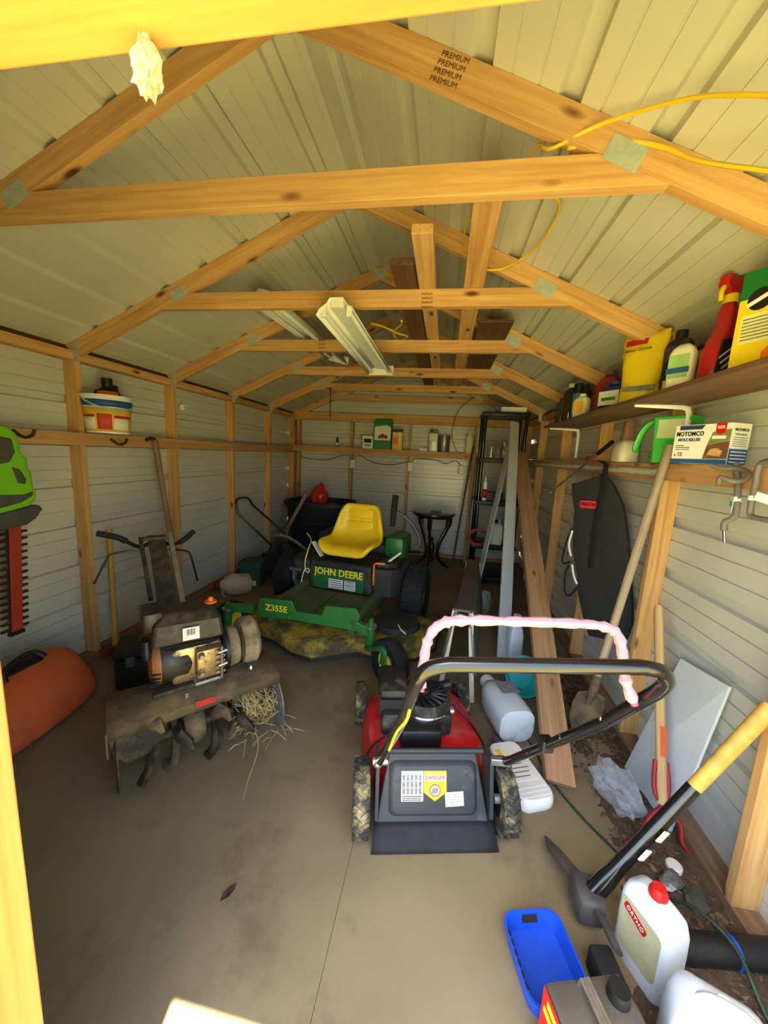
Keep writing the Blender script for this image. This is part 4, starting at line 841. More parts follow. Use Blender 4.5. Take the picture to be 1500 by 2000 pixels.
carton('black_crate', 'low black crate on the middle rack tier', 'crate', RKX-.05, .24, .2, .10, BLACK, y=RKY-.1, z=1.051)
wj = thing('white_jug', 'white square jug on the lower rack tier', 'jug', (RKX+.02, RKY-.13, .501))
MB().loft([[(x*k, y*k, z) for x, y in rrect(.17, .13, .03, 3)] for k, z in ((.95, 0), (1, .02), (1, .22), (.8, .25), (.3, .27))]).build('body', WHITE, wj, smooth=50); MB().mat(Matrix.Translation((0, 0, .27))).lathe([(0, .04), (.024, .04), (.026, 0), (0, 0)], 12).build('cap', BLACK, wj, smooth=40); MB().tube([(-.05, 0, .26), (-.03, 0, .30), (.03, 0, .30), (.05, 0, .26)], .010, 8).build('handle', WHITE, wj, smooth=60)
cr = MB(); rnd = random.Random(9)
for k in range(9): 
    r = .09+rnd.uniform(-.012, .012); cr.tube([(r*math.cos(R(a))*1.2+rnd.uniform(-.006, .006), -.01+rnd.uniform(-.02, .02), .10+r*math.sin(R(a))+rnd.uniform(-.006, .006)) for a in range(0, 360, 20)], .0065, 5, closed=True)
single('cord_coil', cr, pbr('rust_red_cord', (140, 62, 42), .7, 0, .3), 'coil of rust red cord hanging over the lower rack tier', 'cord', (RKX-.20, RKY-.275, .50), smooth=60)
# boards leaning on the rack
TRIM = pbr('white_trim_board', (178, 184, 184), .55, 0, .06, 6)
def lean(name, label, pa, pb, w, th, mat, up):
    a, b = V(pa), V(pb); t = MB().box(0, (b-a).length, -w/2, w/2, -th/2, th/2)
    return single(name, t, mat, label, 'board', M=frame(a, b, up), bevel=.003)
def floorp(px, py, dz=.012): p = atZ(px, py, 0); return V((p.x, p.y, dz))
lean('trim_board', 'narrow white trim board leaning on the black rack edge on', floorp(925, 1172), atY(1003, 838, 4.55), .10, .018, TRIM, (1, .35, 0))
lean('trim_board', 'wide white trim board leaning on the black rack beside the brown plank', floorp(982, 1292), atY(1005, 825, 4.50), .105, .02, TRIM, (.25, -1, .3))
lean('brown_plank', 'long brown two-by-six plank leaning from the floor to the rack', floorp(1092, 1543, .03), atY(1016, 884, 4.48), .14, .038, wood('brown_plank_wood', (178, 138, 98), (140, 102, 68)), (.12, -1, .6))
# ================================================================ right wall shelf and rail
sf = thing('side_shelf', 'dark brown plank shelf on white brackets along the right wall', 'shelf', (1.56, 2.0, 1.85))
lumber('shelf_plank', (1.565, .60, 1.856), (1.565, 3.50, 1.856), .27, .021, BROWNW, sf)
for y in (1.97, 3.42):
    MB().tube([(1.46, y, 1.838), (1.665, y, 1.838), (1.69, y, 1.83), (1.698, y, 1.80), (1.698, y, 1.60)], [.006, .012, .014, .013, .010], 6, flat=.5, up=(0, 1, 0)).build('bracket', WHITE, sf, world=True, smooth=60)
Z6 = 1.8675
PURP = pbr('purple_label', (72, 46, 96), .5, 0, .1); LGREEN = pbr('pale_green_label', (150, 190, 120), .55, 0, .2, 20); DKG = pbr('dark_green_box', (24, 112, 50), .45, 0, .06)
# yellow and green plant food box
pf = thing('plant_food_box', 'big yellow and green plant food box with orange flower picture', 'box', (1.585, 1.325, Z6), (0, 0, -62))
MB().box(-.13, .13, -.06, .06, 0, .215).build('carton', YELLOW, pf, bevel=.002)
MB().box(-.1305, .1305, -.0605, .0605, .213, .295).build('green_top', DKG, pf, bevel=.002)
FR = face((0, -.061, .0), (1, 0, 0), (0, 0, 1))
MB().mat(FR @ Matrix.Translation((-.075, .205, .001))).lathe([(0, .001), (.032, .001), (.032, 0)], 20).build('dark_roundel', BLACK, pf); MB().mat(FR @ Matrix.Translation((-.075, .205, .0022)) @ Matrix.Rotation(R(24), 4, 'Z')).box(-.034, .034, -.006, .006, 0, .001).build('white_band', PAPER, pf)
MB().mat(FR).box(-.115, -.02, .08, .165, 0, .001).build('pale_panel', pbr('pale_yellow_print', (226, 222, 140), .6), pf)
for i in range(7): MB().mat(FR).box(-.11, -.03+.006*(i % 2), .09+i*.01, .094+i*.01, .001, .0016).build('print_line', GREYINK, pf)
for i in range(3): MB().mat(FR).box(.03, .12, .05+i*.035, .06+i*.035, 0, .0014).build('green_stripe', DKG, pf)
for i, (x, y, r) in enumerate(((-.02, .035, .03), (.02, .05, .026), (.05, .03, .028), (.0, .015, .02))): MB().mat(FR @ Matrix.Translation((x, y, .001+.0006*i))).lathe([(0, .001), (r, .001), (r, 0)], 9).build('flower_print', ORANGE, pf)
# red trigger sprayer
rs_ = thing('spray_bottle', 'red trigger spray bottle with black label and yellow trigger', 'spray bottle', (1.55, 1.605, Z6), (0, 0, 28))
REDB = pbr('bottle_red', (178, 30, 30), .4, 0, .1)
MB().loft([[(x*kx+ox, y*ky, z) for x, y in rrect(.105, .07, .025, 4)] for kx, ky, ox, z in ((.95, .95, 0, 0), (1, 1, 0, .01), (1, 1, 0, .09), (.85, .95, .008, .15), (.55, .8, .02, .19), (.5, .75, .022, .25), (.32, .5, .02, .285))]).build('body', REDB, rs_, smooth=50)
MB().mat(Matrix.Translation((.02, 0, .285))).lathe([(.022, 0), (.024, .002), (.024, .028), (.02, .03)], 14).build('collar', YELLOW, rs_, smooth=40)
MB().loft([[(.0, -.014, .31), (.055, -.014, .31), (.055, .014, .31), (.0, .014, .31)], [(-.035, -.018, .34), (.06, -.018, .34), (.06, .018, .34), (-.035, .018, .34)], [(-.03, -.016, .375), (.055, -.016, .372), (.055, .016, .372), (-.03, .016, .375)]]).build('spray_head', REDP, rs_, bevel=.006)
MB().tube(spin([(-.02, 0, .34), (-.035, 0, .315), (-.03, 0, .285)], 4), .009, 8).build('trigger', YELLOW, rs_, smooth=60)
LB = face((-.005, -.036, .085), (1, 0, 0), (0, 0, 1)); lb = MB().mat(LB).prism([(-.05, -.06), (.045, -.06), (.05, .02), (.03, .075), (-.035, .06)], -.004, .0015).build('label', BLACK, rs_)
for i in range(3): MB().mat(LB @ Matrix.Rotation(R(35), 4, 'Z')).box(-.04, .03, .02-i*.02, .026-i*.02, .0015, .002).build('label_stripe', PAPER, lb)
def shelf_bottle(name, label, x, y, r, h, body, lab=None, cap=BLACK, capr=.4, z0=.25, z1=.75, rz=0, sq=False):
    t = thing(name, label, 'bottle', (x, y, Z6), (0, 0, rz))
    if sq: MB().loft([[(a*k, b*k, z) for a, b in rrect(2*r, 1.3*r, r*.4, 3)] for k, z in ((.95, 0), (1, .008), (1, h*.72), (.8, h*.82), (.4, h*.9))]).build('body', body, t, smooth=50)
    else: MB().lathe([(0, 0), (r*.96, 0), (r, .006), (r, h*.74), (r*.85, h*.82), (r*capr, h*.88), (r*capr, h*.9), (0, h*.9)], 20).build('body', body, t, smooth=45)
    MB().mat(Matrix.Translation((0, 0, h*.9))).lathe([(0, h*.1), (r*capr*1.05, h*.1), (r*capr*1.1, 0), (0, 0)], 14).build('cap', cap, t, smooth=40)
    if lab:
        if sq: MB().box(-r*.85, r*.85, -r*.66, -r*.65, h*z0*.8, h*z1*.9).build('label', lab, t)
        else: MB().lathe([(r*1.01, h*z0), (r*1.01, h*z1)], 14, -200, 20).build('label', lab, t, smooth=60, solid=.0006)
    return t
c_ = shelf_bottle('oil_bottle', 'purple and black round can with black cap on the right shelf', 1.555, 1.86, .052, .27, BLACK, PURP, z0=.5, z1=.74)
MB().lathe([(.0535, .02), (.0535, .06)], 10, -170, -60).build('small_label', YELLOW, c_, smooth=60, solid=.0006)
w_ = shelf_bottle('weed_bottle', 'small white bottle with green and blue label before the purple can', 1.485, 1.69, .042, .185, CREAM, LGREEN, cap=BLACK, rz=-55, sq=True)
MB().box(-.04, .04, -.0312, -.030, .055, .075).build('blue_stripe', BBLUE, w_)
# yellow bag of calcium chloride
yb = thing('yellow_bag', 'yellow plastic bag slumped on the right shelf below a rafter', 'bag', (1.55, 2.15, Z6), (0, 0, -50))
rg = []
for z, w, d in ((0, .088, .06), (.02, .098, .07), (.10, .082, .065), (.20, .10, .05), (.31, .105, .03), (.35, .105, .010)):
    rg.append([(w*math.cos(a)*(1+.05*math.sin(5*a+z*30)), d*math.sin(a)*(1+.12*math.sin(3*a+z*40)), z) for a in [2*math.pi*k/24 for k in range(24)]])
MB().loft(rg).build('bag', pbr('yellow_film', (238, 208, 30), .3, 0, .06, 8, bump=.5, bscale=22), yb, smooth=70)
text('Calcium Chloride', .023, INK, yb, face((-.01, -.058, .262), (1, 0, 0), (0, .2, 1)), sx=.8)
MB().mat(face((-.02, -.047, .30), (1, 0, 0), (0, .3, 1))).box(-.05, .05, -.014, .014, 0, .002).build('red_print', REDP, yb)
MB().mat(face((.03, -.078, .07), (1, .1, 0), (0, .1, 1))).rbox(-.07, .07, -.012, .012, -.004, .003, .003).build('tape', GALV, yb)
b_ = shelf_bottle('blue_jug', 'dark blue square jug with white label on the right shelf', 1.55, 2.44, .075, .17, pbr('jug_blue', (30, 52, 112), .45), PAPER, cap=BBLUE, rz=-60, sq=True)
MB().box(-.045, .045, -.0505, -.0497, .06, .078).build('green_print', GREENP, b_)
r_ = shelf_bottle('red_jug', 'rust red jug with dark cap beside the blue jug', 1.585, 2.62, .075, .27, pbr('jug_red', (150, 46, 26), .4, 0, .15), None, cap=GREYP, rz=-60, sq=True)
MB().rbox(.03, .10, -.06, .0, .02, .19, .02).build('black_side', BLACK, r_, smooth=40)
c_ = shelf_bottle('cream_bottle', 'small cream bottle with yellow label before the red jug', 1.48, 2.76, .05, .15, CREAM, BYEL, cap=WHITE, rz=-60, sq=True)
shelf_bottle('black_bottle', 'slim black bottle between the cream bottle and the blue tube', 1.56, 2.94, .032, .25, BLACK, None)
shelf_bottle('blue_tube', 'slim black bottle with light blue stripe on the right shelf', 1.54, 3.05, .036, .27, BLACK, pbr('light_blue_label', (88, 160, 184), .5), z0=.02, z1=.75, capr=.9)
shelf_bottle('brown_bottle', 'clear bottle of dark brown oil at the far end of the shelf', 1.55, 3.26, .055, .31, pbr('oil_in_clear_plastic', (62, 44, 36), .15, 0, .1, coat=.5), None, cap=WHITE)
shelf_bottle('clear_bottle', 'squat dark bottle at the shelf end next to the bracket', 1.53, 3.40, .045, .22, pbr('smoky_plastic', (70, 66, 62), .2), None, cap=BLACK)
# things on and below the right rail (rail top 1.578, face x = 1.668)
ZR = 1.579
A_, B_ = V((1.575, 1.825, ZR)), V((1.655, 1.618, ZR)); ub = (B_-A_).normalized()
mk = thing('bait_box', 'white, brown and blue mole bait box standing on the right rail', 'box', M=face((A_+B_)/2, ub, (0, 0, 1)) @ Matrix.Identity(4))
# thing space: x along the front, y up, z towards the room
BW = (B_-A_).length/2; BH = .158
MB().box(-BW, BW, 0, BH, -.095, 0).build('carton', PAPER, mk, bevel=.0015)
SOIL = pbr('soil_print', (112, 76, 50), .6, 0, .3, 30); MEAD = pbr('meadow_print', (120, 134, 70), .6, 0, .25, 20)
pn = MB().prism([(.02, .02), (BW, .02), (BW, .09), (.03, .075)], .0002, .001).build('soil_picture', SOIL, mk); MB().prism([(.03, .076), (BW, .091), (BW, .135), (.045, .125)], .0002, .001).build('meadow_picture', MEAD, mk)
MB().prism([(.035, .035), (.085, .03), (.092, .05), (.07, .062), (.045, .058)], .001, .0018).build('bait_picture', pbr('tan_print', (206, 160, 104), .6, 0, .2, 60), mk)
MB().box(-BW, BW, 0, .018, .0002, .0012).build('blue_strip', BBLUE, mk); MB().prism([(-BW+.02, .138), (.0, .138), (.012, .155), (-BW+.02, .155)], .0002, .0012).build('navy_strip', pbr('navy_print', (40, 60, 110), .6), mk)
text('MOTOMCO', .026, INK, mk, Matrix.Translation((-.045, .120, .0014)), sx=.82, bold=.0006); text('MOLE KILLER', .0175, pbr('blue_print', (34, 62, 150), .6), mk, Matrix.Translation((-.045, .096, .0014)), sx=.9, bold=.0005)
text('12', .022, REDP, mk, Matrix.Translation((-.075, .036, .0014)), bold=.0006); text('8', .014, INK, mk, Matrix.Translation((-.096, .032, .0014)))
for i, w in enumerate((.035, .06, .06)): MB().box(-BW+.012, -BW+.012+w, .072-i*.008, .0745-i*.008, .0002, .0012).build('print_line', INK, mk)
bd_ = MB().prism([(.055, .158), (.092, .158), (.092, .122), (.073, .112), (.055, .122)], .0012, .002).build('red_badge', REDP, mk); text('50%', .017, PAPER, bd_, Matrix.Translation((.0735, .142, .0022)))
MB().box(.045, .095, .098, .110, .0012, .002).build('white_flag', PAPER, mk)
sd = MB().mat(Matrix.Translation((BW, 0, 0)) @ Matrix.Rotation(R(90), 4, 'Y')).box(.002, .093, .0, .06, .0002, .0012).build('blue_side', BBLUE, mk)
SM = Matrix.Translation((BW+.0004, 0, 0)) @ Matrix.Rotation(R(90), 4, 'Y')
text('MOTOMCO', .016, INK, mk, SM @ Matrix.Translation((.0475, .132, .001)), sx=.8); text('MOLE KILLER', .0105, GREYINK, mk, SM @ Matrix.Translation((.0475, .115, .001)), sx=.9)
for i in range(5): MB().mat(SM).box(.012, .082, .07+i*.008, .0725+i*.008, .0002, .001).build('print_line', GREYINK, mk)
for i in range(4): MB().mat(SM).box(.010, .086, .008+i*.013, .0115+i*.013, .0012, .0018).build('print_line', PAPER, mk)
# green hand spreader
GSP = pbr('spreader_green', (72, 190, 72), .4, 0, .08)
gs = thing('hand_spreader', 'bright green hand-held seed spreader behind the bait box', 'spreader', (1.70, 2.08, ZR), (0, 0, -60))
MB().loft([[(-.05, -.05, 0), (.05, -.05, 0), (.05, .05, 0), (-.05, .05, 0)], [(-.055, -.055, .12), (.075, -.055, .12), (.075, .055, .12), (-.055, .055, .12)], [(-.06, -.06, .225), (.11, -.06, .225), (.11, .06, .225), (-.06, .06, .225)]]).build('hopper', GSP, gs, bevel=.006)
MB().mat(face((.02, -.0595, .165), (1, 0, 0), (0, 0, 1))).box(-.055, .075, -.045, .045, 0, .001).build('hopper_label', pbr('pale_label', (206, 214, 170), .6), gs)
MB().tube(spin([(-.05, 0, .215), (-.11, 0, .205), (-.15, 0, .16), (-.175, 0, .08), (-.17, 0, .055)], 4), .021, 8, flat=.6).build('handle', GSP, gs, smooth=60)
MB().tube([(-.07, 0, .19), (-.075, 0, .05)], .010, 8).build('crank_post', GSP, gs, smooth=60); MB().mat(Matrix.Translation((-.075, 0, .0))).lathe([(0, 0), (.022, 0), (.022, .055), (0, .055)], 12).build('crank_knob', pbr('clear_green', (70, 120, 70), .3), gs, smooth=40)
# funnel jug on the rail
fj = thing('funnel_jug', 'dusty white plastic jug with clear brown neck on the right rail', 'jug', (1.70, 2.55, ZR))
MB().loft([[(x*k, y*k, z) for x, y in rrect(.11, .15, .03, 3)] for k, z in ((1, 0), (1, .07), (.85, .11), (.5, .135))]).build('body', CREAM, fj, smooth=50); MB().loft([[(x*k+o, y*k, z) for x, y in rrect(.08, .09, .02, 3)] for k, o, z in ((.8, 0, .13), (.7, .0, .18), (.75, 0, .22), (.5, 0, .25))]).build('neck', pbr('brown_clear_plastic', (142, 104, 82), .25, 0, .2, 20), fj, smooth=50)
# crumpled foil strip along the rail face
fs = MB(); rnd = random.Random(4); rows = []
n = 60
for i in range(n+1):
    y = 4.70-2.66*i/n; rows.append([(1.664-rnd.uniform(0, .010), y, 1.548+rnd.uniform(-.004, .004)), (1.660-rnd.uniform(0, .012), y, 1.532), (1.664-rnd.uniform(0, .010), y, 1.512+rnd.uniform(-.004, .004))])
fs.loft(rows, cap=False, closed=False)
single('foil_strip', fs, pbr('crumpled_foil', (240, 240, 232), .25, .3, .1, 30), 'shiny crumpled metal strip running along the right rail', 'metal strip', solid=.0015, smooth=20)
# knife and long screwdriver lying on the rail
kn = thing('garden_knife', 'hand tool with orange-red handle lying on the right rail', 'hand tool', (1.668, 3.10, ZR+.017), (0, 0, 96))
MB().tube([(-.16, 0, 0), (-.13, 0, 0), (0, 0, 0), (.02, 0, 0)], [.012, .017, .016, .010], 8).build('handle', ORANGE, kn, smooth=60); MB().tube([(-.10, 0, 0), (-.03, 0, 0)], .0185, 8).build('red_grip', REDP, kn, smooth=60); MB().tube([(.02, 0, 0), (.12, .0, 0), (.20, 0, .0)], [.012, .02, .004], 8, flat=.25).build('blade', GALV, kn, smooth=60)
p0, p1 = atX(1075, 962, 1.52), atX(1168, 886, 1.625)
sd_ = thing('long_screwdriver', 'long steel rod tool lying across the right rail at a slant', 'rod', M=frame(p0, p1)); LQ = (p1-p0).length
MB().tube([(0, 0, 0), (LQ, 0, 0)], .0075, 8).build('rod', STEEL, sd_, smooth=60); MB().tube([(LQ, 0, 0), (LQ+.16, 0, 0)], .014, 8).build('grip', BLACK, sd_, smooth=60); MB().tube([(-.02, 0, 0), (.01, 0, 0)], .010, 8).build('tip', CHROME, sd_, smooth=60)
# vinyl-coated hooks
VG = pbr('grey_vinyl', (112, 106, 98), .6, 0, .12)
def wp(px, py, x): return atX(px, py, x)
hk = thing('storage_hook', 'grey coated tool hook with blue and white tag below the bait box', 'hook', (1.64, 1.55, 1.45)); HKI = ROOTM[hk.name].inverted()
MB().tube(spin([HKI @ wp(*p) for p in ((1438, 905, 1.66), (1441, 960, 1.64), (1438, 1000, 1.63), (1430, 1013, 1.62), (1416, 1020, 1.61), (1414, 1036, 1.61))], 4), .0105, 10).build('stem', VG, hk, smooth=60)
MB().tube([HKI @ wp(1414, 1036, 1.61), HKI @ wp(1415, 1060, 1.61)], .005, 8).build('bare_tip', CHROME, hk, smooth=60)
MB().tube(spin([HKI @ wp(*p) for p in ((1388, 908, 1.60), (1410, 915, 1.62), (1440, 915, 1.65), (1462, 925, 1.655), (1455, 937, 1.64), (1430, 940, 1.60), (1408, 932, 1.58), (1404, 945, 1.58))], 4), .009, 10).build('cradle', VG, hk, smooth=60)
MB().tube([HKI @ wp(1440, 972, 1.637), HKI @ wp(1440, 981, 1.635)], .0122, 10).build('white_band', WHITE, hk, smooth=60)
tg = MB().mat(HKI @ face(wp(1428, 983, 1.63), (-.35, -.93, -.1), (0, 0, 1))).box(-.016, .02, -.03, .022, -.0006, .0006).build('tag', PAPER, hk); MB().mat(HKI @ face(wp(1428, 983, 1.63), (-.35, -.93, -.1), (0, 0, 1))).box(-.015, .019, -.012, .008, .0007, .0012).build('tag_print', pbr('sky_blue_print', (110, 180, 210), .6), tg)
hk2 = thing('storage_hook', 'grey coated square hook with paper tag at the right frame stud', 'hook', (1.63, 1.40, 1.45)); HKI = ROOTM[hk2.name].inverted()
MB().tube(spin([HKI @ wp(*p) for p in ((1530, 900, 1.63), (1495, 902, 1.63), (1482, 912, 1.63), (1475, 950, 1.63), (1466, 990, 1.63), (1466, 1006, 1.63), (1478, 1012, 1.63), (1530, 1020, 1.63))], 4), .0095, 10).build('frame', VG, hk2, smooth=60)
MB().tube([HKI @ wp(1470, 968, 1.63), HKI @ wp(1468, 977, 1.63)], .0112, 10).build('white_band', WHITE, hk2, smooth=60)
MB().mat(HKI @ face(wp(1492, 975, 1.61), (.4, -.9, -.25), (0, 0, 1))).box(-.025, .04, -.012, .016, -.0006, .0006).build('paper_tag', PAPER, hk2)
# chaps hanging from the rail
CP, CU = V((1.60, 2.57, 0)), V((.581, -.814, 0)); CN = CU.cross(V((0, 0, 1)))
FAB = pbr('black_canvas', (40, 40, 42), .85, 0, .15, 20, dirt=(86, 80, 70), dirt_amt=.12, dirt_scale=4, bump=.3, bscale=120)
STRAP = pbr('black_strap', (16, 16, 17), .8, 0, .1)
cf = lambda x, y: (1020+x/5, 860+y/5)
ch = thing('chainsaw_chaps', 'black canvas chaps with red name patch hanging from the right rail', 'chaps', M=face(CP, CU, (0, 0, 1))); CI = ROOTM[ch.name].inverted()
def cpt(x, y, dz=0): p = CI @ atP(*cf(x, y), CP, CN); return V((p.x, p.y, dz))
ol = [(495, 425), (620, 390), (800, 325), (900, 440), (990, 640), (1030, 900), (1055, 1250), (1080, 1650), (1075, 1800), (1020, 1945), (930, 1900), (870, 1950), (660, 1905), (600, 1700), (555, 1500), (545, 1300), (505, 1080), (505, 850), (520, 690), (495, 520)]
pts = [cpt(x, y) for x, y in ol]; cx = sum(p.x for p in pts)/len(pts); cyy = sum(p.y for p in pts)/len(pts)
def ringp(k, z): return [(cx+(p.x-cx)*k, cyy+(p.y-cyy)*(1-(1-k)*.5), z+.006*math.sin(i*1.7)*(1 if k < 1 else 0)) for i, p in enumerate(pts)]
MB().loft([ringp(.86, -.028), ringp(1, -.012), ringp(1, .012), ringp(.86, .022), ringp(.4, .026)]).build('canvas', FAB, ch, smooth=50)
MB().tube([cpt(850, 230, .03), cpt(845, 420, .05), cpt(790, 700, .055), cpt(755, 950, .055), cpt(710, 1240, .05)], .018, 8, flat=.12, up=(0, 0, 1)).build('strap', STRAP, ch, smooth=60)
MB().tube([cpt(850, 235, .03), cpt(850, 215, .06), cpt(852, 205, .10)], .02, 8, flat=.2, up=(0, 0, 1)).build('strap_loop', STRAP, ch, smooth=60)
pm = Matrix.Translation(cpt(680, 625, .040)) @ Matrix.Rotation(R(4), 4, 'Z'); pa = MB().mat(pm).prism(rrect(.115, .05, .012, 3), -.006, .002).build('patch', pbr('patch_red', (206, 44, 62), .7), ch); text('OREGON', .030, INK, pa, pm @ Matrix.Translation((0, 0, .0026)), sx=.85, bold=.0008)
for seg in (((505, 880), (470, 1010), (490, 1130)), ((500, 1210), (520, 1330), (550, 1400))): MB().tube(spin([cpt(x, y, .016) for x, y in seg], 3), .008, 6, flat=.3, up=(0, 0, 1)).build('white_trim', WHITE, ch, smooth=60)
for seg in (((500, 860), (440, 1000), (400, 1190), (480, 1185)), ((470, 1220), (430, 1300), (430, 1480), (480, 1510), (550, 1430))): MB().tube(spin([cpt(x, y, .012) for x, y in seg], 3), .008, 6, flat=.3, up=(0, 0, 1)).build('buckle_strap', STRAP, ch, smooth=60)
# ================================================================ floor on the right
# long shovel
p0, p1 = V((1.475, 2.07, .01)), V((1.648, 1.985, 1.665)); LQ = (p1-p0).length
sv = thing('shovel', 'mud-caked shovel with long grey weathered handle leaning on the right rail', 'shovel', M=frame(p0, p1, (0, -1, 0)))
MB().tube([(.28, 0, 0), (.5, 0, 0), (LQ, 0, 0)], [.019, .021, .020], 10).build('handle', GREYH, sv, smooth=60)
rg = []
for x, w, d in ((0, .012, 0), (.03, .05, .004), (.10, .08, .014), (.20, .085, .02), (.27, .07, .016), (.285, .03, .008)): rg.append([(x, -w, .0), (x, -w*.5, -d), (x, 0, -d*1.3), (x, w*.5, -d), (x, w, 0)])
MB().loft(rg, cap=False, closed=False).build('blade', MUD, sv, smooth=50, solid=.006); MB().tube([(.20, 0, -.012), (.30, 0, 0), (.40, 0, 0)], [.014, .024, .023], 10).build('socket', MUD, sv, smooth=50)
# white panel leaning on the wall
pa, pb, pc, pd = V((1.638, 1.884, .0)), V((1.668, 1.545, .0)), V((1.765, 1.530, .72)), V((1.765, 1.825, .67))
nn = (pb-pa).cross(pd-pa).normalized()*.006
single('leaning_panel', MB().add([p+nn for p in (pa, pb, pc, pd)]+[p-nn for p in (pa, pb, pc, pd)], [(0, 1, 2, 3), (7, 6, 5, 4), (0, 4, 5, 1), (1, 5, 6, 2), (2, 6, 7, 3), (3, 7, 4, 0)]), pbr('white_panel_paint', (206, 214, 222), .5, 0, .04, 5, dirt=(150, 150, 146), dirt_amt=.06), 'plain white panel leaning against the right metal wall', 'panel', bevel=.002)
# garden cultivator: wooden handle held by red straps that end in tines
p0, p1 = V((1.607, 1.533, .15)), V((1.685, 1.925, .885))
gc = thing('cultivator', 'wooden handled cultivator with bent red prongs before the white panel', 'garden tool', M=frame(p0, p1, (0, -1, 0))); GI = ROOTM[gc.name].inverted(); LQ = (p1-p0).length
MB().tube([(0, 0, 0), (.3, 0, 0), (LQ-.02, 0, 0), (LQ, 0, 0)], [.021, .020, .020, .014], 10).build('handle', HANDLE, gc, smooth=60)
MB().box(.18, .30, -.012, .012, .0195, .0208).build('handle_print', pbr('orange_print', (206, 92, 50), .7), gc)
for tx, ty, sg in ((1220, 1655, -1), (1346, 1672, 1)):
    tip = GI @ V((atZ(tx, ty, 0).x, atZ(tx, ty, 0).y, .012)); mid = GI @ V((1.607+sg*.055, 1.50, .11))
    MB().tube(spin([V((.16, sg*.023, .0)), V((.03, sg*.024, 0)), mid, mid.lerp(tip, .55)+V((-.01, sg*.012, 0)), tip], 4), .0095, 8).build('prong', pbr('prong_red', (152, 36, 40), .5, 0, .15), gc, smooth=60)
# clear plastic bag
bm = bmesh.new(); bmesh.ops.create_icosphere(bm, subdivisions=3, radius=1); rnd = random.Random(8)
for v in bm.verts:
    k = 1+.25*math.sin(9*v.co.x+4*v.co.z)*math.sin(7*v.co.y+2); v.co = V((v.co.x*.075*k, v.co.y*.13*k, max(.002, .075+v.co.z*.085*k)))
single('plastic_bag', MB().bm(bm), pbr('clear_poly', (205, 212, 220), .12, 0, .05, alpha=.3, bump=.8, bscale=30), 'crumpled clear plastic bag on the floor by the red prongs', 'bag', (1.50, 1.665, 0), (0, 0, 20), smooth=25)
# pick mattock leaning on the first stud
p0, p1 = V((1.185, 1.150, .085)), V((1.655, 1.245, .80)); LQ = (p1-p0).length
mt = thing('mattock', 'pick mattock with black and yellow handle leaning across the corner', 'mattock', M=frame(p0, p1, (0, -1, 0))); MI = ROOTM[mt.name].inverted()
MB().tube([(.0, 0, 0), (.10, 0, 0), (.16, 0, 0), (LQ*.62, 0, 0)], [.034, .032, .025, .024], 12, flat=.85).build('black_grip', BLACKM, mt, smooth=60)
MB().tube([(LQ*.615, 0, 0), (LQ*.75, 0, 0), (LQ+.03, 0, 0)], [.0235, .024, .026], 12, flat=.85).build('handle', pbr('worn_yellow', (188, 150, 68), .6, 0, .2, 30), mt, smooth=60)
for t, m in ((.30, PAPER), (.40, CREAM)): MB().mat(Matrix.Translation((LQ*t, -.012, .022)) @ Matrix.Rotation(R(30), 4, 'X')).box(-.022, .022, -.018, .018, -.001, .004).build('sticker', m, mt)
IRON = pbr('worn_iron', (88, 86, 88), .5, .55, .25, 14, dirt=(96, 84, 70), dirt_amt=.3)
MB().mat(MI @ Matrix.Translation(p0)).rbox(-.045, .045, -.055, .055, -.045, .05, .018).build('head_eye', IRON, mt, smooth=40)
tp = MI @ V((1.125, 1.405, .020)); te = MI @ V((1.215, 1.000, .115)); ce = MI @ V(p0)
MB().tube([ce, ce.lerp(tp, .35)+V((.012, 0, .0)), ce.lerp(tp, .75), tp], [.036, .05, .048, .008], 8, flat=.35, up=(1, 0, 0)).build('pick_blade', IRON, mt, smooth=40)
MB().tube([ce, ce.lerp(te, .5)+V((.012, 0, 0)), te], [.032, .026, .022], 8, flat=.45, up=(0, 0, 1)).build('adze_blade', IRON, mt, smooth=40)
# jugs, tray, can
def jug(name, label, loc, rz, w, d, h, mat, cap, ch=.03):
    t = thing(name, label, 'jug', loc, (0, 0, rz))
    MB().loft([[(x*k+o, y*k, z) for x, y in rrect(w, d, min(w, d)*.28, 4)] for k, o, z in ((.94, 0, 0), (1, 0, .012), (1, 0, h*.55), (.98, 0, h*.78), (.86, 0, h*.90), (.55, .0, h*.97), (.25, 0, h))]).build('body', mat, t, smooth=50)
    for i in range(3): MB().loft([[(x*1.004, y*1.004, h*(.18+.13*i)+q) for x, y in rrect(w, d, min(w, d)*.28, 4)] for q in (0, .003)], cap=False).build('moulded_rib', mat, t, smooth=50)
    MB().mat(Matrix.Translation((.0, 0, h*.985))).lathe([(0, ch), (.018, ch), (.024, ch*.5), (.026, 0), (0, 0)], 16).build('cap', cap, t, smooth=40)
    return t
j1 = jug('weedkiller_jug', 'white translucent jug with red cap and faded label on the floor', (1.325, 1.05, 0), -66, .165, .10, .285, JUG, REDP)
LBm = face((-.0, -.0506, .14), (1, 0, 0), (0, 0, 1)); l_ = MB().mat(LBm).prism(rrect(.125, .17, .02, 3), -.001, .001).build('label', pbr('faded_label', (178, 178, 142), .6, 0, .15, 18), j1); MB().mat(LBm @ Matrix.Translation((-.015, .05, .0012)) @ Matrix.Rotation(R(-18), 4, 'Z')).prism(rrect(.075, .028, .008, 3), 0, .001).build('red_logo', REDP, l_)
text('ORTHO', .019, PAPER, l_, LBm @ Matrix.Translation((-.015, .05, .0026)) @ Matrix.Rotation(R(-18), 4, 'Z'), sx=.9)
tr = thing('blue_tray', 'bright blue plastic tray on the floor by the metal can', 'tray', (1.01, .985, 0), (0, 0, 14))
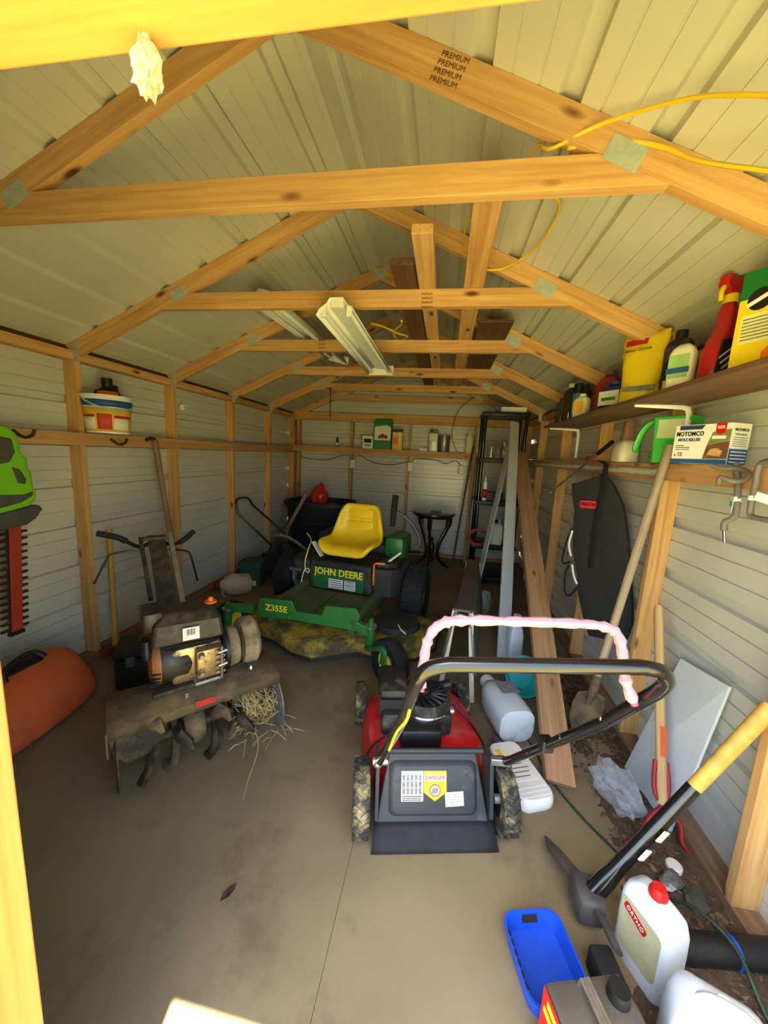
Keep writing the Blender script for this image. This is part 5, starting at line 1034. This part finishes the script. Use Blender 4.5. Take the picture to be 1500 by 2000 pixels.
MB().loft([[(x*k, y*k, z) for x, y in rrect(.19, .22, .04, 4)] for k, z in ((.88, 0), (1, .06), (1.03, .06), (1.03, .066), (.96, .066), (.85, .012), (.3, .010))]).build('tray', BLUE, tr, smooth=50); MB().mat(face((.0, .098, .05), (1, 0, 0), (0, .5, .8))).box(-.025, .025, -.010, .010, -.004, .001).build('tray_slot', BLACK, tr)
for i in range(6): MB().box(-.093, -.087, -.07+i*.024, -.056+i*.024, .05, .0675).build('rim_slot', BLACK, tr)
mc = thing('metal_can', 'grey-brown oblong metal fuel can with ribbed handle and red label', 'can', (1.06, .775, 0), (0, 0, 16))
MB().rbox(-.105, .105, -.065, .065, 0, .25, .012).build('can', pbr('dusty_can', (98, 92, 82), .5, .4, .15, 10, dirt=(70, 62, 52), dirt_amt=.4), mc, smooth=40)
for i in range(3): MB().tube([(-.02+i*.009, -.05, .25), (-.02+i*.009, -.045, .275), (-.02+i*.009, .045, .275), (-.02+i*.009, .05, .25)], .0048, 6).build('handle_rib', STEEL, mc, smooth=60)
MB().mat(Matrix.Translation((.065, .02, .25))).lathe([(0, .03), (.024, .03), (.027, 0), (0, 0)], 16).build('cap', BLACK, mc, smooth=40)
LBm = face((-.1055, 0, .16), (0, -1, 0), (0, 0, 1)); l_ = MB().mat(LBm).box(-.06, .06, -.075, .085, 0, .001).build('red_label', REDP, mc)
for i, w in enumerate((.04, .05, .03, .045)): MB().mat(LBm).box(-w, w, .05-i*.03, .068-i*.03, .001, .0016).build('yellow_print', YPRINT, l_)
LBm = face((0, -.0655, .16), (1, 0, 0), (0, 0, 1)); l_ = MB().mat(LBm).box(-.095, .02, -.09, .08, 0, .001).build('red_label', REDP, mc)
for i, w in enumerate((.03, .05, .04)): MB().mat(LBm).box(-.04-w*.8, -.04+w*.8, .04-i*.04, .062-i*.04, .001, .0016).build('yellow_print', YPRINT, l_)
rbk = single('rubber_block', MB().rbox(-.035, .035, -.08, .08, 0, .085, .012), RUBBER, 'black rubber block on the floor under the mattock head', 'block', (1.19, .955, 0), (0, 0, 8), smooth=40)
j2 = jug('pale_tote', 'pale blue-white plastic container at the doorway floor corner', (1.335, .80, 0), -22, .20, .15, .31, JUG, WHITE, .02)
MB().mat(face((.0, -.071, .17), (1, 0, 0), (0, 0, 1))).prism(rrect(.12, .12, .03, 3), -.001, .002).build('recess_panel', GREYINK, j2)
MB().tube(spin([(-.05, 0, .285), (-.02, 0, .315), (.05, 0, .31), (.085, 0, .25)], 4), .014, 8).build('handle', JUG, j2, smooth=60)
pi = thing('drain_pipe', 'black plastic pipe with a bright blue ring lying by the right wall', 'pipe', M=frame(V((1.42, 1.10, .042)), V((1.74, 1.14, .042))))
MB().mat(X90).lathe([(.034, 0), (.041, 0), (.041, .37), (.034, .37), (.034, 0)], 20).build('pipe', BLACK, pi, smooth=40); MB().mat(Matrix.Translation((.19, 0, 0)) @ X90).lathe([(.0412, 0), (.043, .002), (.043, .010), (.0412, .012)], 20).build('blue_ring', BLUE, pi, smooth=40)
gcord = [V((1.16, 2.02, .006)), V((1.19, 1.90, .006)), V((1.225, 1.73, .006)), V((1.30, 1.56, .006)), V((1.40, 1.41, .006)), V((1.47, 1.29, .006)), V((1.54, 1.19, .090)), V((1.60, 1.10, .090)), V((1.62, 1.0, .02)), V((1.63, .9, .006))]
single('green_hose', MB().tube(spin(gcord, 5), .0055, 6), pbr('dark_green_hose', (30, 62, 44), .5), 'thin dark green line running across the floor to the right corner', 'line', smooth=60)
# litter by the wall
def crumple(name, label, loc, sc, mat, seed, cat='litter'):
    bm = bmesh.new(); bmesh.ops.create_icosphere(bm, subdivisions=2, radius=1); rr = random.Random(seed)
    for v in bm.verts: k = rr.uniform(.65, 1.15); v.co = V((v.co.x*sc[0]*k, v.co.y*sc[1]*k, max(0, sc[2]+v.co.z*sc[2]*k)))
    single(name, MB().bm(bm), mat, label, cat, loc, (0, 0, rr.uniform(0, 90)))
crumple('crushed_can', 'crushed silvery can among the leaves by the right wall', (1.545, 1.325, 0), (.06, .035, .022), GALV, 2)
crumple('crushed_wrapper', 'crumpled dark foil wrapper next to the crushed can', (1.615, 1.28, 0), (.05, .04, .016), GREYP, 3)
single('plastic_disc', MB().lathe([(0, .022), (.024, .022), (.028, .018), (.028, 0), (0, 0)], 16), WHITE, 'round white bottle cap on the floor by the right wall', 'bottle cap', (1.60, 1.395, .0), smooth=40)
lf = MB(); rnd = random.Random(12)
for i in range(900):
    x = rnd.triangular(1.36, 1.70, 1.64); y = rnd.uniform(.95, 2.7); a = rnd.uniform(0, 6.28); l = rnd.uniform(.005, .02); w = l*rnd.uniform(.25, .6); z = rnd.uniform(.002, .012)
    c, s_ = math.cos(a), math.sin(a); lf.add([(x+l*c, y+l*s_, z+rnd.uniform(0, .012)), (x-w*s_, y+w*c, z), (x-l*c, y-l*s_, z+rnd.uniform(0, .01)), (x+w*s_, y-w*c, z+.003)], [(0, 1, 2, 3)])
o = lf.build('leaf_litter', pbr('dead_leaves', (98, 80, 58), .9, 0, .5, 25), None); tag(o, 'dead leaves and dirt scattered along the right wall', 'leaves', kind='stuff')
# between the mower and the right wall
lj = thing('lying_jug', 'large pale plastic jug lying on its side beside the red mower', 'jug', M=frame(V((1.10, 1.92, .105)), V((.99, 2.28, .105))))
MB().mat(X90).loft([[(x*k, y*k, z) for x, y in rrect(.20, .21, .07, 5)] for k, z in ((.75, 0), (.95, .01), (1, .04), (1, .20), (.92, .27), (.62, .345), (.36, .37), (.36, .385))]).build('body', pbr('dusty_pale_jug', (196, 204, 210), .5, 0, .05, 5, dirt=(150, 146, 140), dirt_amt=.2), lj, smooth=50)
MB().mat(Matrix.Translation((.385, 0, 0)) @ X90).lathe([(0, .045), (.045, .045), (.048, 0), (0, 0)], 18).build('cap', WHITE, lj, smooth=40); MB().mat(face((.21, -.02, .1055), (0, -1, 0), (1, 0, 0))).box(-.05, .06, -.06, .05, 0, .0015).build('label', GREYINK, lj)
fjg = thing('flat_jug', 'flat white spray jug with paper label lying by the mower wheel', 'jug', (1.065, 1.685, .035), (0, 0, 22))
MB().loft([[(x, y, z) for x, y in rr] for rr, z in ((rrect(.16, .33, .04, 4), -.034), (rrect(.18, .35, .05, 4), -.015), (rrect(.18, .35, .05, 4), .015), (rrect(.16, .33, .04, 4), .034))]).build('body', WHITE, fjg, smooth=50)
l_ = MB().box(-.065, .055, -.07, .13, .034, .0352).build('label', PAPER, fjg)
for i in range(6): MB().box(-.055, .03+.01*(i % 3), -.05+i*.024, -.044+i*.024, .0353, .0358).build('print_line', GREYINK, l_)
MB().box(-.06, -.035, .085, .125, .0353, .0358).build('yellow_mark', YPRINT, l_)
for i in range(3): MB().box(-.07, .07, -.15+i*.022, -.145+i*.022, .033, .0352).build('moulded_rib', WHITE, fjg)
MB().mat(Matrix.Translation((.0, .175, 0)) @ Matrix.Rotation(R(-90), 4, 'X')).lathe([(0, .05), (.02, .05), (.024, 0), (0, 0)], 12).build('cap', pbr('plum_cap', (92, 70, 104), .5), fjg, smooth=40)
wbt = thing('clear_bottle', 'upright white squared bottle with screw cap beside the brown plank', 'bottle', (1.235, 2.82, 0), (0, 0, 10))
MB().loft([[(x*k, y*k, z) for x, y in rrect(.105, .10, .02, 3)] for k, z in ((.95, 0), (1, .01), (1, .22), (.85, .27), (.5, .32), (.42, .34))]).build('body', JUG, wbt, smooth=50); MB().mat(Matrix.Translation((0, 0, .34))).lathe([(0, .04), (.028, .04), (.03, 0), (0, 0)], 14).build('cap', WHITE, wbt, smooth=40)
tb_ = thing('teal_bowl', 'teal plastic bowl tipped up behind the brown plank', 'bowl', (1.225, 2.43, .115), (62, 0, 10))
MB().lathe([(0, -.06), (.07, -.06), (.085, -.05), (.125, .03), (.132, .034), (.132, .038), (.12, .036), (.08, -.042), (0, -.05)], 28).build('bowl', pbr('teal_plastic', (40, 168, 170), .45, 0, .08), tb_, smooth=40)
# folding sawhorse
shs = thing('folding_sawhorse', 'long dark grey slotted metal sawhorse with pale legs', 'sawhorse', M=frame(V((.775, 2.24, 0)), V((.93, 3.45, 0)))); HL = 1.22
SAW = pbr('dark_grey_steel', (84, 80, 76), .55, .3, .12, 10); PALE = pbr('pale_leg', (196, 192, 170), .6, 0, .1)
for sg in (-1, 1):
    pnl = MB().mat(Matrix.Translation((0, sg*.045, .60)) @ Matrix.Rotation(R(sg*9), 4, 'X')).box(0, HL, -.012, .012, -.42, 0).build('side_panel', SAW, shs, bevel=.004)
    for r_ in range(2):
        for i in range(12): MB().mat(Matrix.Translation((0, sg*.045, .60)) @ Matrix.Rotation(R(sg*9), 4, 'X')).box(.06+i*.095, .11+i*.095, sg*.0121, sg*.0135, -.14-r_*.16, -.115-r_*.16).build('slot', BLACK, pnl)
    for x in (.02, HL-.04): MB().beam((x, sg*.05, .60), (x, sg*.105, .0), .04, .03).build('leg', PALE, shs, bevel=.003)
MB().box(0, HL, -.05, .05, .598, .615).build('top_rail', SAW, shs, bevel=.004)
for z in (.30, .52): MB().mat(Matrix.Translation((-.002, -.075 if z < .4 else -.05, z)) @ Matrix.Rotation(R(-90), 4, 'Y')).lathe([(0, .012), (.010, .012), (.013, 0), (0, 0)], 8).build('bolt', CHROME, shs, smooth=40)
crumple('mesh_sack', 'slumped pale green sack on the floor behind the sawhorse', (1.075, 3.62, 0), (.11, .10, .13), pbr('sack_green', (112, 128, 112), .7, 0, .25, 14), 6, 'sack')
single('dead_leaf', MB().add([(0, -.03, .001), (.014, -.008, .006), (.01, .02, .003), (0, .035, .008), (-.012, .01, .004), (-.01, -.012, .007), (0, 0, .002)], [(0, 1, 6), (1, 2, 6), (2, 3, 6), (3, 4, 6), (4, 5, 6), (5, 0, 6)]), pbr('dry_leaf', (52, 40, 30), .9), 'small dark dead leaf on the bare floor before the tiller', 'leaf', tuple(atZ(445, 1745, 0)), (0, 0, -25), solid=.001)
# spilled soil along the right wall
from mathutils import noise
dm = MB(); nx, ny = 44, 120; hgt = {}
for i in range(nx+1):
    for j in range(ny+1):
        x = 1.22+.485*i/nx; y = .80+2.3*j/ny
        h = noise.fractal(V((x*5, y*5, 1.3)), .8, 2.0, 5)*.012+.010*(x-1.45)/.25+.003*noise.noise(V((x*40, y*40, 2)))
        if y > 2.7: h -= (y-2.7)*.04
        hgt[i, j] = (x, y, max(-.001, h))
for i in range(nx):
    for j in range(ny):
        q = [hgt[i, j], hgt[i+1, j], hgt[i+1, j+1], hgt[i, j+1]]
        if max(p[2] for p in q) > 0: dm.add(q, [(0, 1, 2, 3)])
bm = bmesh.new(); vs = [bm.verts.new(p) for p in dm.v]
for f in dm.f: bm.faces.new([vs[k] for k in f])
bmesh.ops.remove_doubles(bm, verts=bm.verts, dist=.0001); dm = MB().bm(bm)
o = dm.build('spilled_soil', pbr('dark_soil', (78, 64, 48), .95, 0, .4, 30, bump=.8, bscale=120), None, smooth=60); tag(o, 'dark spilled soil lying along the foot of the right wall', 'soil', kind='stuff')
# ================================================================ under the roof
# lumber stored on the collar ties
ZT = 2.4255
def tie_board(name, label, x, w, y0, y1, th, mat): 
    o = MB().box(0, y1-y0, -w/2, w/2, 0, th); return single(name, o, mat, label, 'board', M=frame(V((x, y0, ZT)), V((x, y1, ZT))), bevel=.003, group='boards stored on the ties')
tie_board('stored_board', 'pale pine board lying on the ties, its near end cut square', .435, .088, 1.62, 4.85, .038, PINE)
tie_board('stored_board', 'pine board on the ties that reaches the first truss', .672, .10, 1.345, 4.86, .038, PINE)
tie_board('stored_board', 'wide dark brown board lying on the ties beside the pale one', .325, .115, 1.86, 4.84, .03, DARKW)
tie_board('stored_board', 'short dark plywood offcut on the ties at the right rafters', .855, .22, 2.62, 4.0, .02, DARKW)
# shop lights
LAMPW = pbr('lamp_white', (226, 226, 212), .45, 0, .05); TUBE = pbr('fluorescent_tube', (240, 240, 232), .3, 0, .02)
def shop_light(label, p, q, up, flip):
    t = thing('shop_light', label, 'light fixture', M=frame(p, q, up), group='shop lights under the roof'); L = (V(q)-V(p)).length; s_ = -1 if flip else 1
    pr = [(-.105, -.028), (-.09, .0), (-.05, .030), (-.035, .055), (.035, .055), (.05, .030), (.09, .0), (.105, -.028)]
    MB().loft([[(x, a, s_*b) for a, b in pr] for x in (0, L)], cap=False, closed=False).build('reflector', LAMPW, t, smooth=25, solid=.003)
    MB().box(.01, L-.01, -.034, .034, min(s_*.012, s_*.055), max(s_*.012, s_*.055)).build('ballast_channel', LAMPW, t, bevel=.004)
    for a in (-.068, .068):
        MB().tube([(.03, a, -s_*.012), (L-.03, a, -s_*.012)], .0128, 10).build('tube', TUBE, t, smooth=60)
        for x in (.008, L-.022): MB().box(x, x+.014, a-.014, a+.014, min(-s_*.034, s_*.018), max(-s_*.034, s_*.018)).build('lamp_holder', LAMPW, t)
    MB().mat(Matrix.Translation((L, 0, 0))).box(-.002, .002, -.105, .105, -.03, .045).build('end_plate', LAMPW, t)
    return t, L
sl, L = shop_light('white twin-tube shop light hanging level below the collar ties', V((-.008, 1.93, 2.262)), V((.015, 3.15, 2.225)), (0, 0, 1), False)
for x in (.12, L-.18):
    for a in (-.05, .05): MB().tube([(x, a, .04), (x, a*.6, .09+.03*x)], .0018, 5).build('hanging_wire', STEEL, sl)
shop_light('spare white shop light lying on the ties along the left roof', V((-.60, 2.30, ZT+.035)), V((-.53, 3.75, ZT+.035)), (.25, 0, 1), False)
# yellow extension cord over the first truss
YC = pbr('yellow_cord', (226, 186, 44), .5, 0, .08)
def A(px, py, y): return atY(px, py, y)
ec = MB().tube(spin([A(1560, 188, .95), A(1360, 190, 1.10), A(1180, 240, 1.24), A(1075, 291, 1.288), (.80, 1.33, 2.50), (.76, 1.40, 2.47), (.72, 1.55, 2.475)], 6), .0052, 6)
ec.tube(spin([A(1540, 338, 1.08), A(1370, 315, 1.19), A(1290, 286, 1.25), A(1200, 275, 1.275), A(1112, 290, 1.288), (.90, 1.34, 2.48), (.85, 1.42, 2.45), A(1093, 395, 1.55), A(1078, 440, 1.72), A(1040, 490, 1.92), A(980, 525, 2.04), A(925, 525, 2.06)], 6), .0058, 6)
ec.tube(spin([(.72, 1.55, 2.475), A(968, 400, 1.62), A(915, 430, 1.75), A(908, 470, 1.90), A(925, 525, 2.06)], 5), .005, 6)
single('extension_cord', ec, YC, 'yellow extension cord looped over the first truss and hanging to the second', 'extension cord', smooth=60)
ec2 = MB().tube(spin([A(745, 652, 2.6), A(775, 635, 2.65), A(805, 625, 2.7)], 4), .007, 6).tube(spin([A(785, 662, 2.80), A(788, 635, 2.76), A(795, 618, 2.75), A(803, 610, 2.75)], 4), .005, 6)
# keep it on top of the ties, tangled at the stored boards
single('extension_cord', MB().tube(spin([(.02, 2.66, ZT+.01), (.10, 2.74, ZT+.012), (.18, 2.86, ZT+.008), (.24, 2.98, ZT+.02), (.16, 3.08, ZT+.02), (.14, 2.9, ZT+.03), (.22, 2.72, ZT+.02), (.24, 2.60, ZT+.005)], 5), .007, 6), YC, 'short tangle of yellow cord lying on the ties beside the stored boards', 'extension cord', smooth=60)
# stamps on the timber
STAMP = pbr('stamp_ink', (70, 46, 28), .8, 0, .2)
t1, t2, t3 = TR[0], TR[1], TR[2]
def stamp(tr, px, py, y, size, ang, n, step, sx=1):
    I = ROOTM[tr.name].inverted()
    for i in range(n):
        p = atY(px, py+i*step, y-.0012); text('PREMIUM', size, STAMP, tr, I @ Matrix.Translation(p) @ Matrix.Rotation(R(ang), 4, 'Y') @ Matrix.Rotation(R(90), 4, 'X'), name='grade_stamp', sx=sx, depth=.0003)
[stamp(t1, 890-i*8, 112+i*16, YT[1], .021, 20, 1, 0) for i in range(4)]
stamp(t2, 834, 574, YT[2], .016, 0, 4, 8.6, .9); stamp(t3, 629, 665, YT[3], .018, 0, 4, 7.5, .8)
# wasp nest like lump under the header
bm = bmesh.new(); bmesh.ops.create_icosphere(bm, subdivisions=3, radius=1); rnd = random.Random(21)
for v in bm.verts:
    k = 1+.28*math.sin(11*v.co.x+3)*math.sin(9*v.co.z)+rnd.uniform(-.08, .08); v.co = V((v.co.x*.0125*k, v.co.y*.0125*k, -.028+v.co.z*.022*k))
q = MB().bm(bm).tube([(0, 0, -.01), (0, 0, .002)], .004, 6)
p = atY(285, 70, .375); single('paper_nest', q, pbr('papery_white', (176, 168, 140), .6, 0, .2, 80), 'small whitish papery lump hanging under the door header', 'nest', (p.x, .375, DZ-.0005), smooth=30)
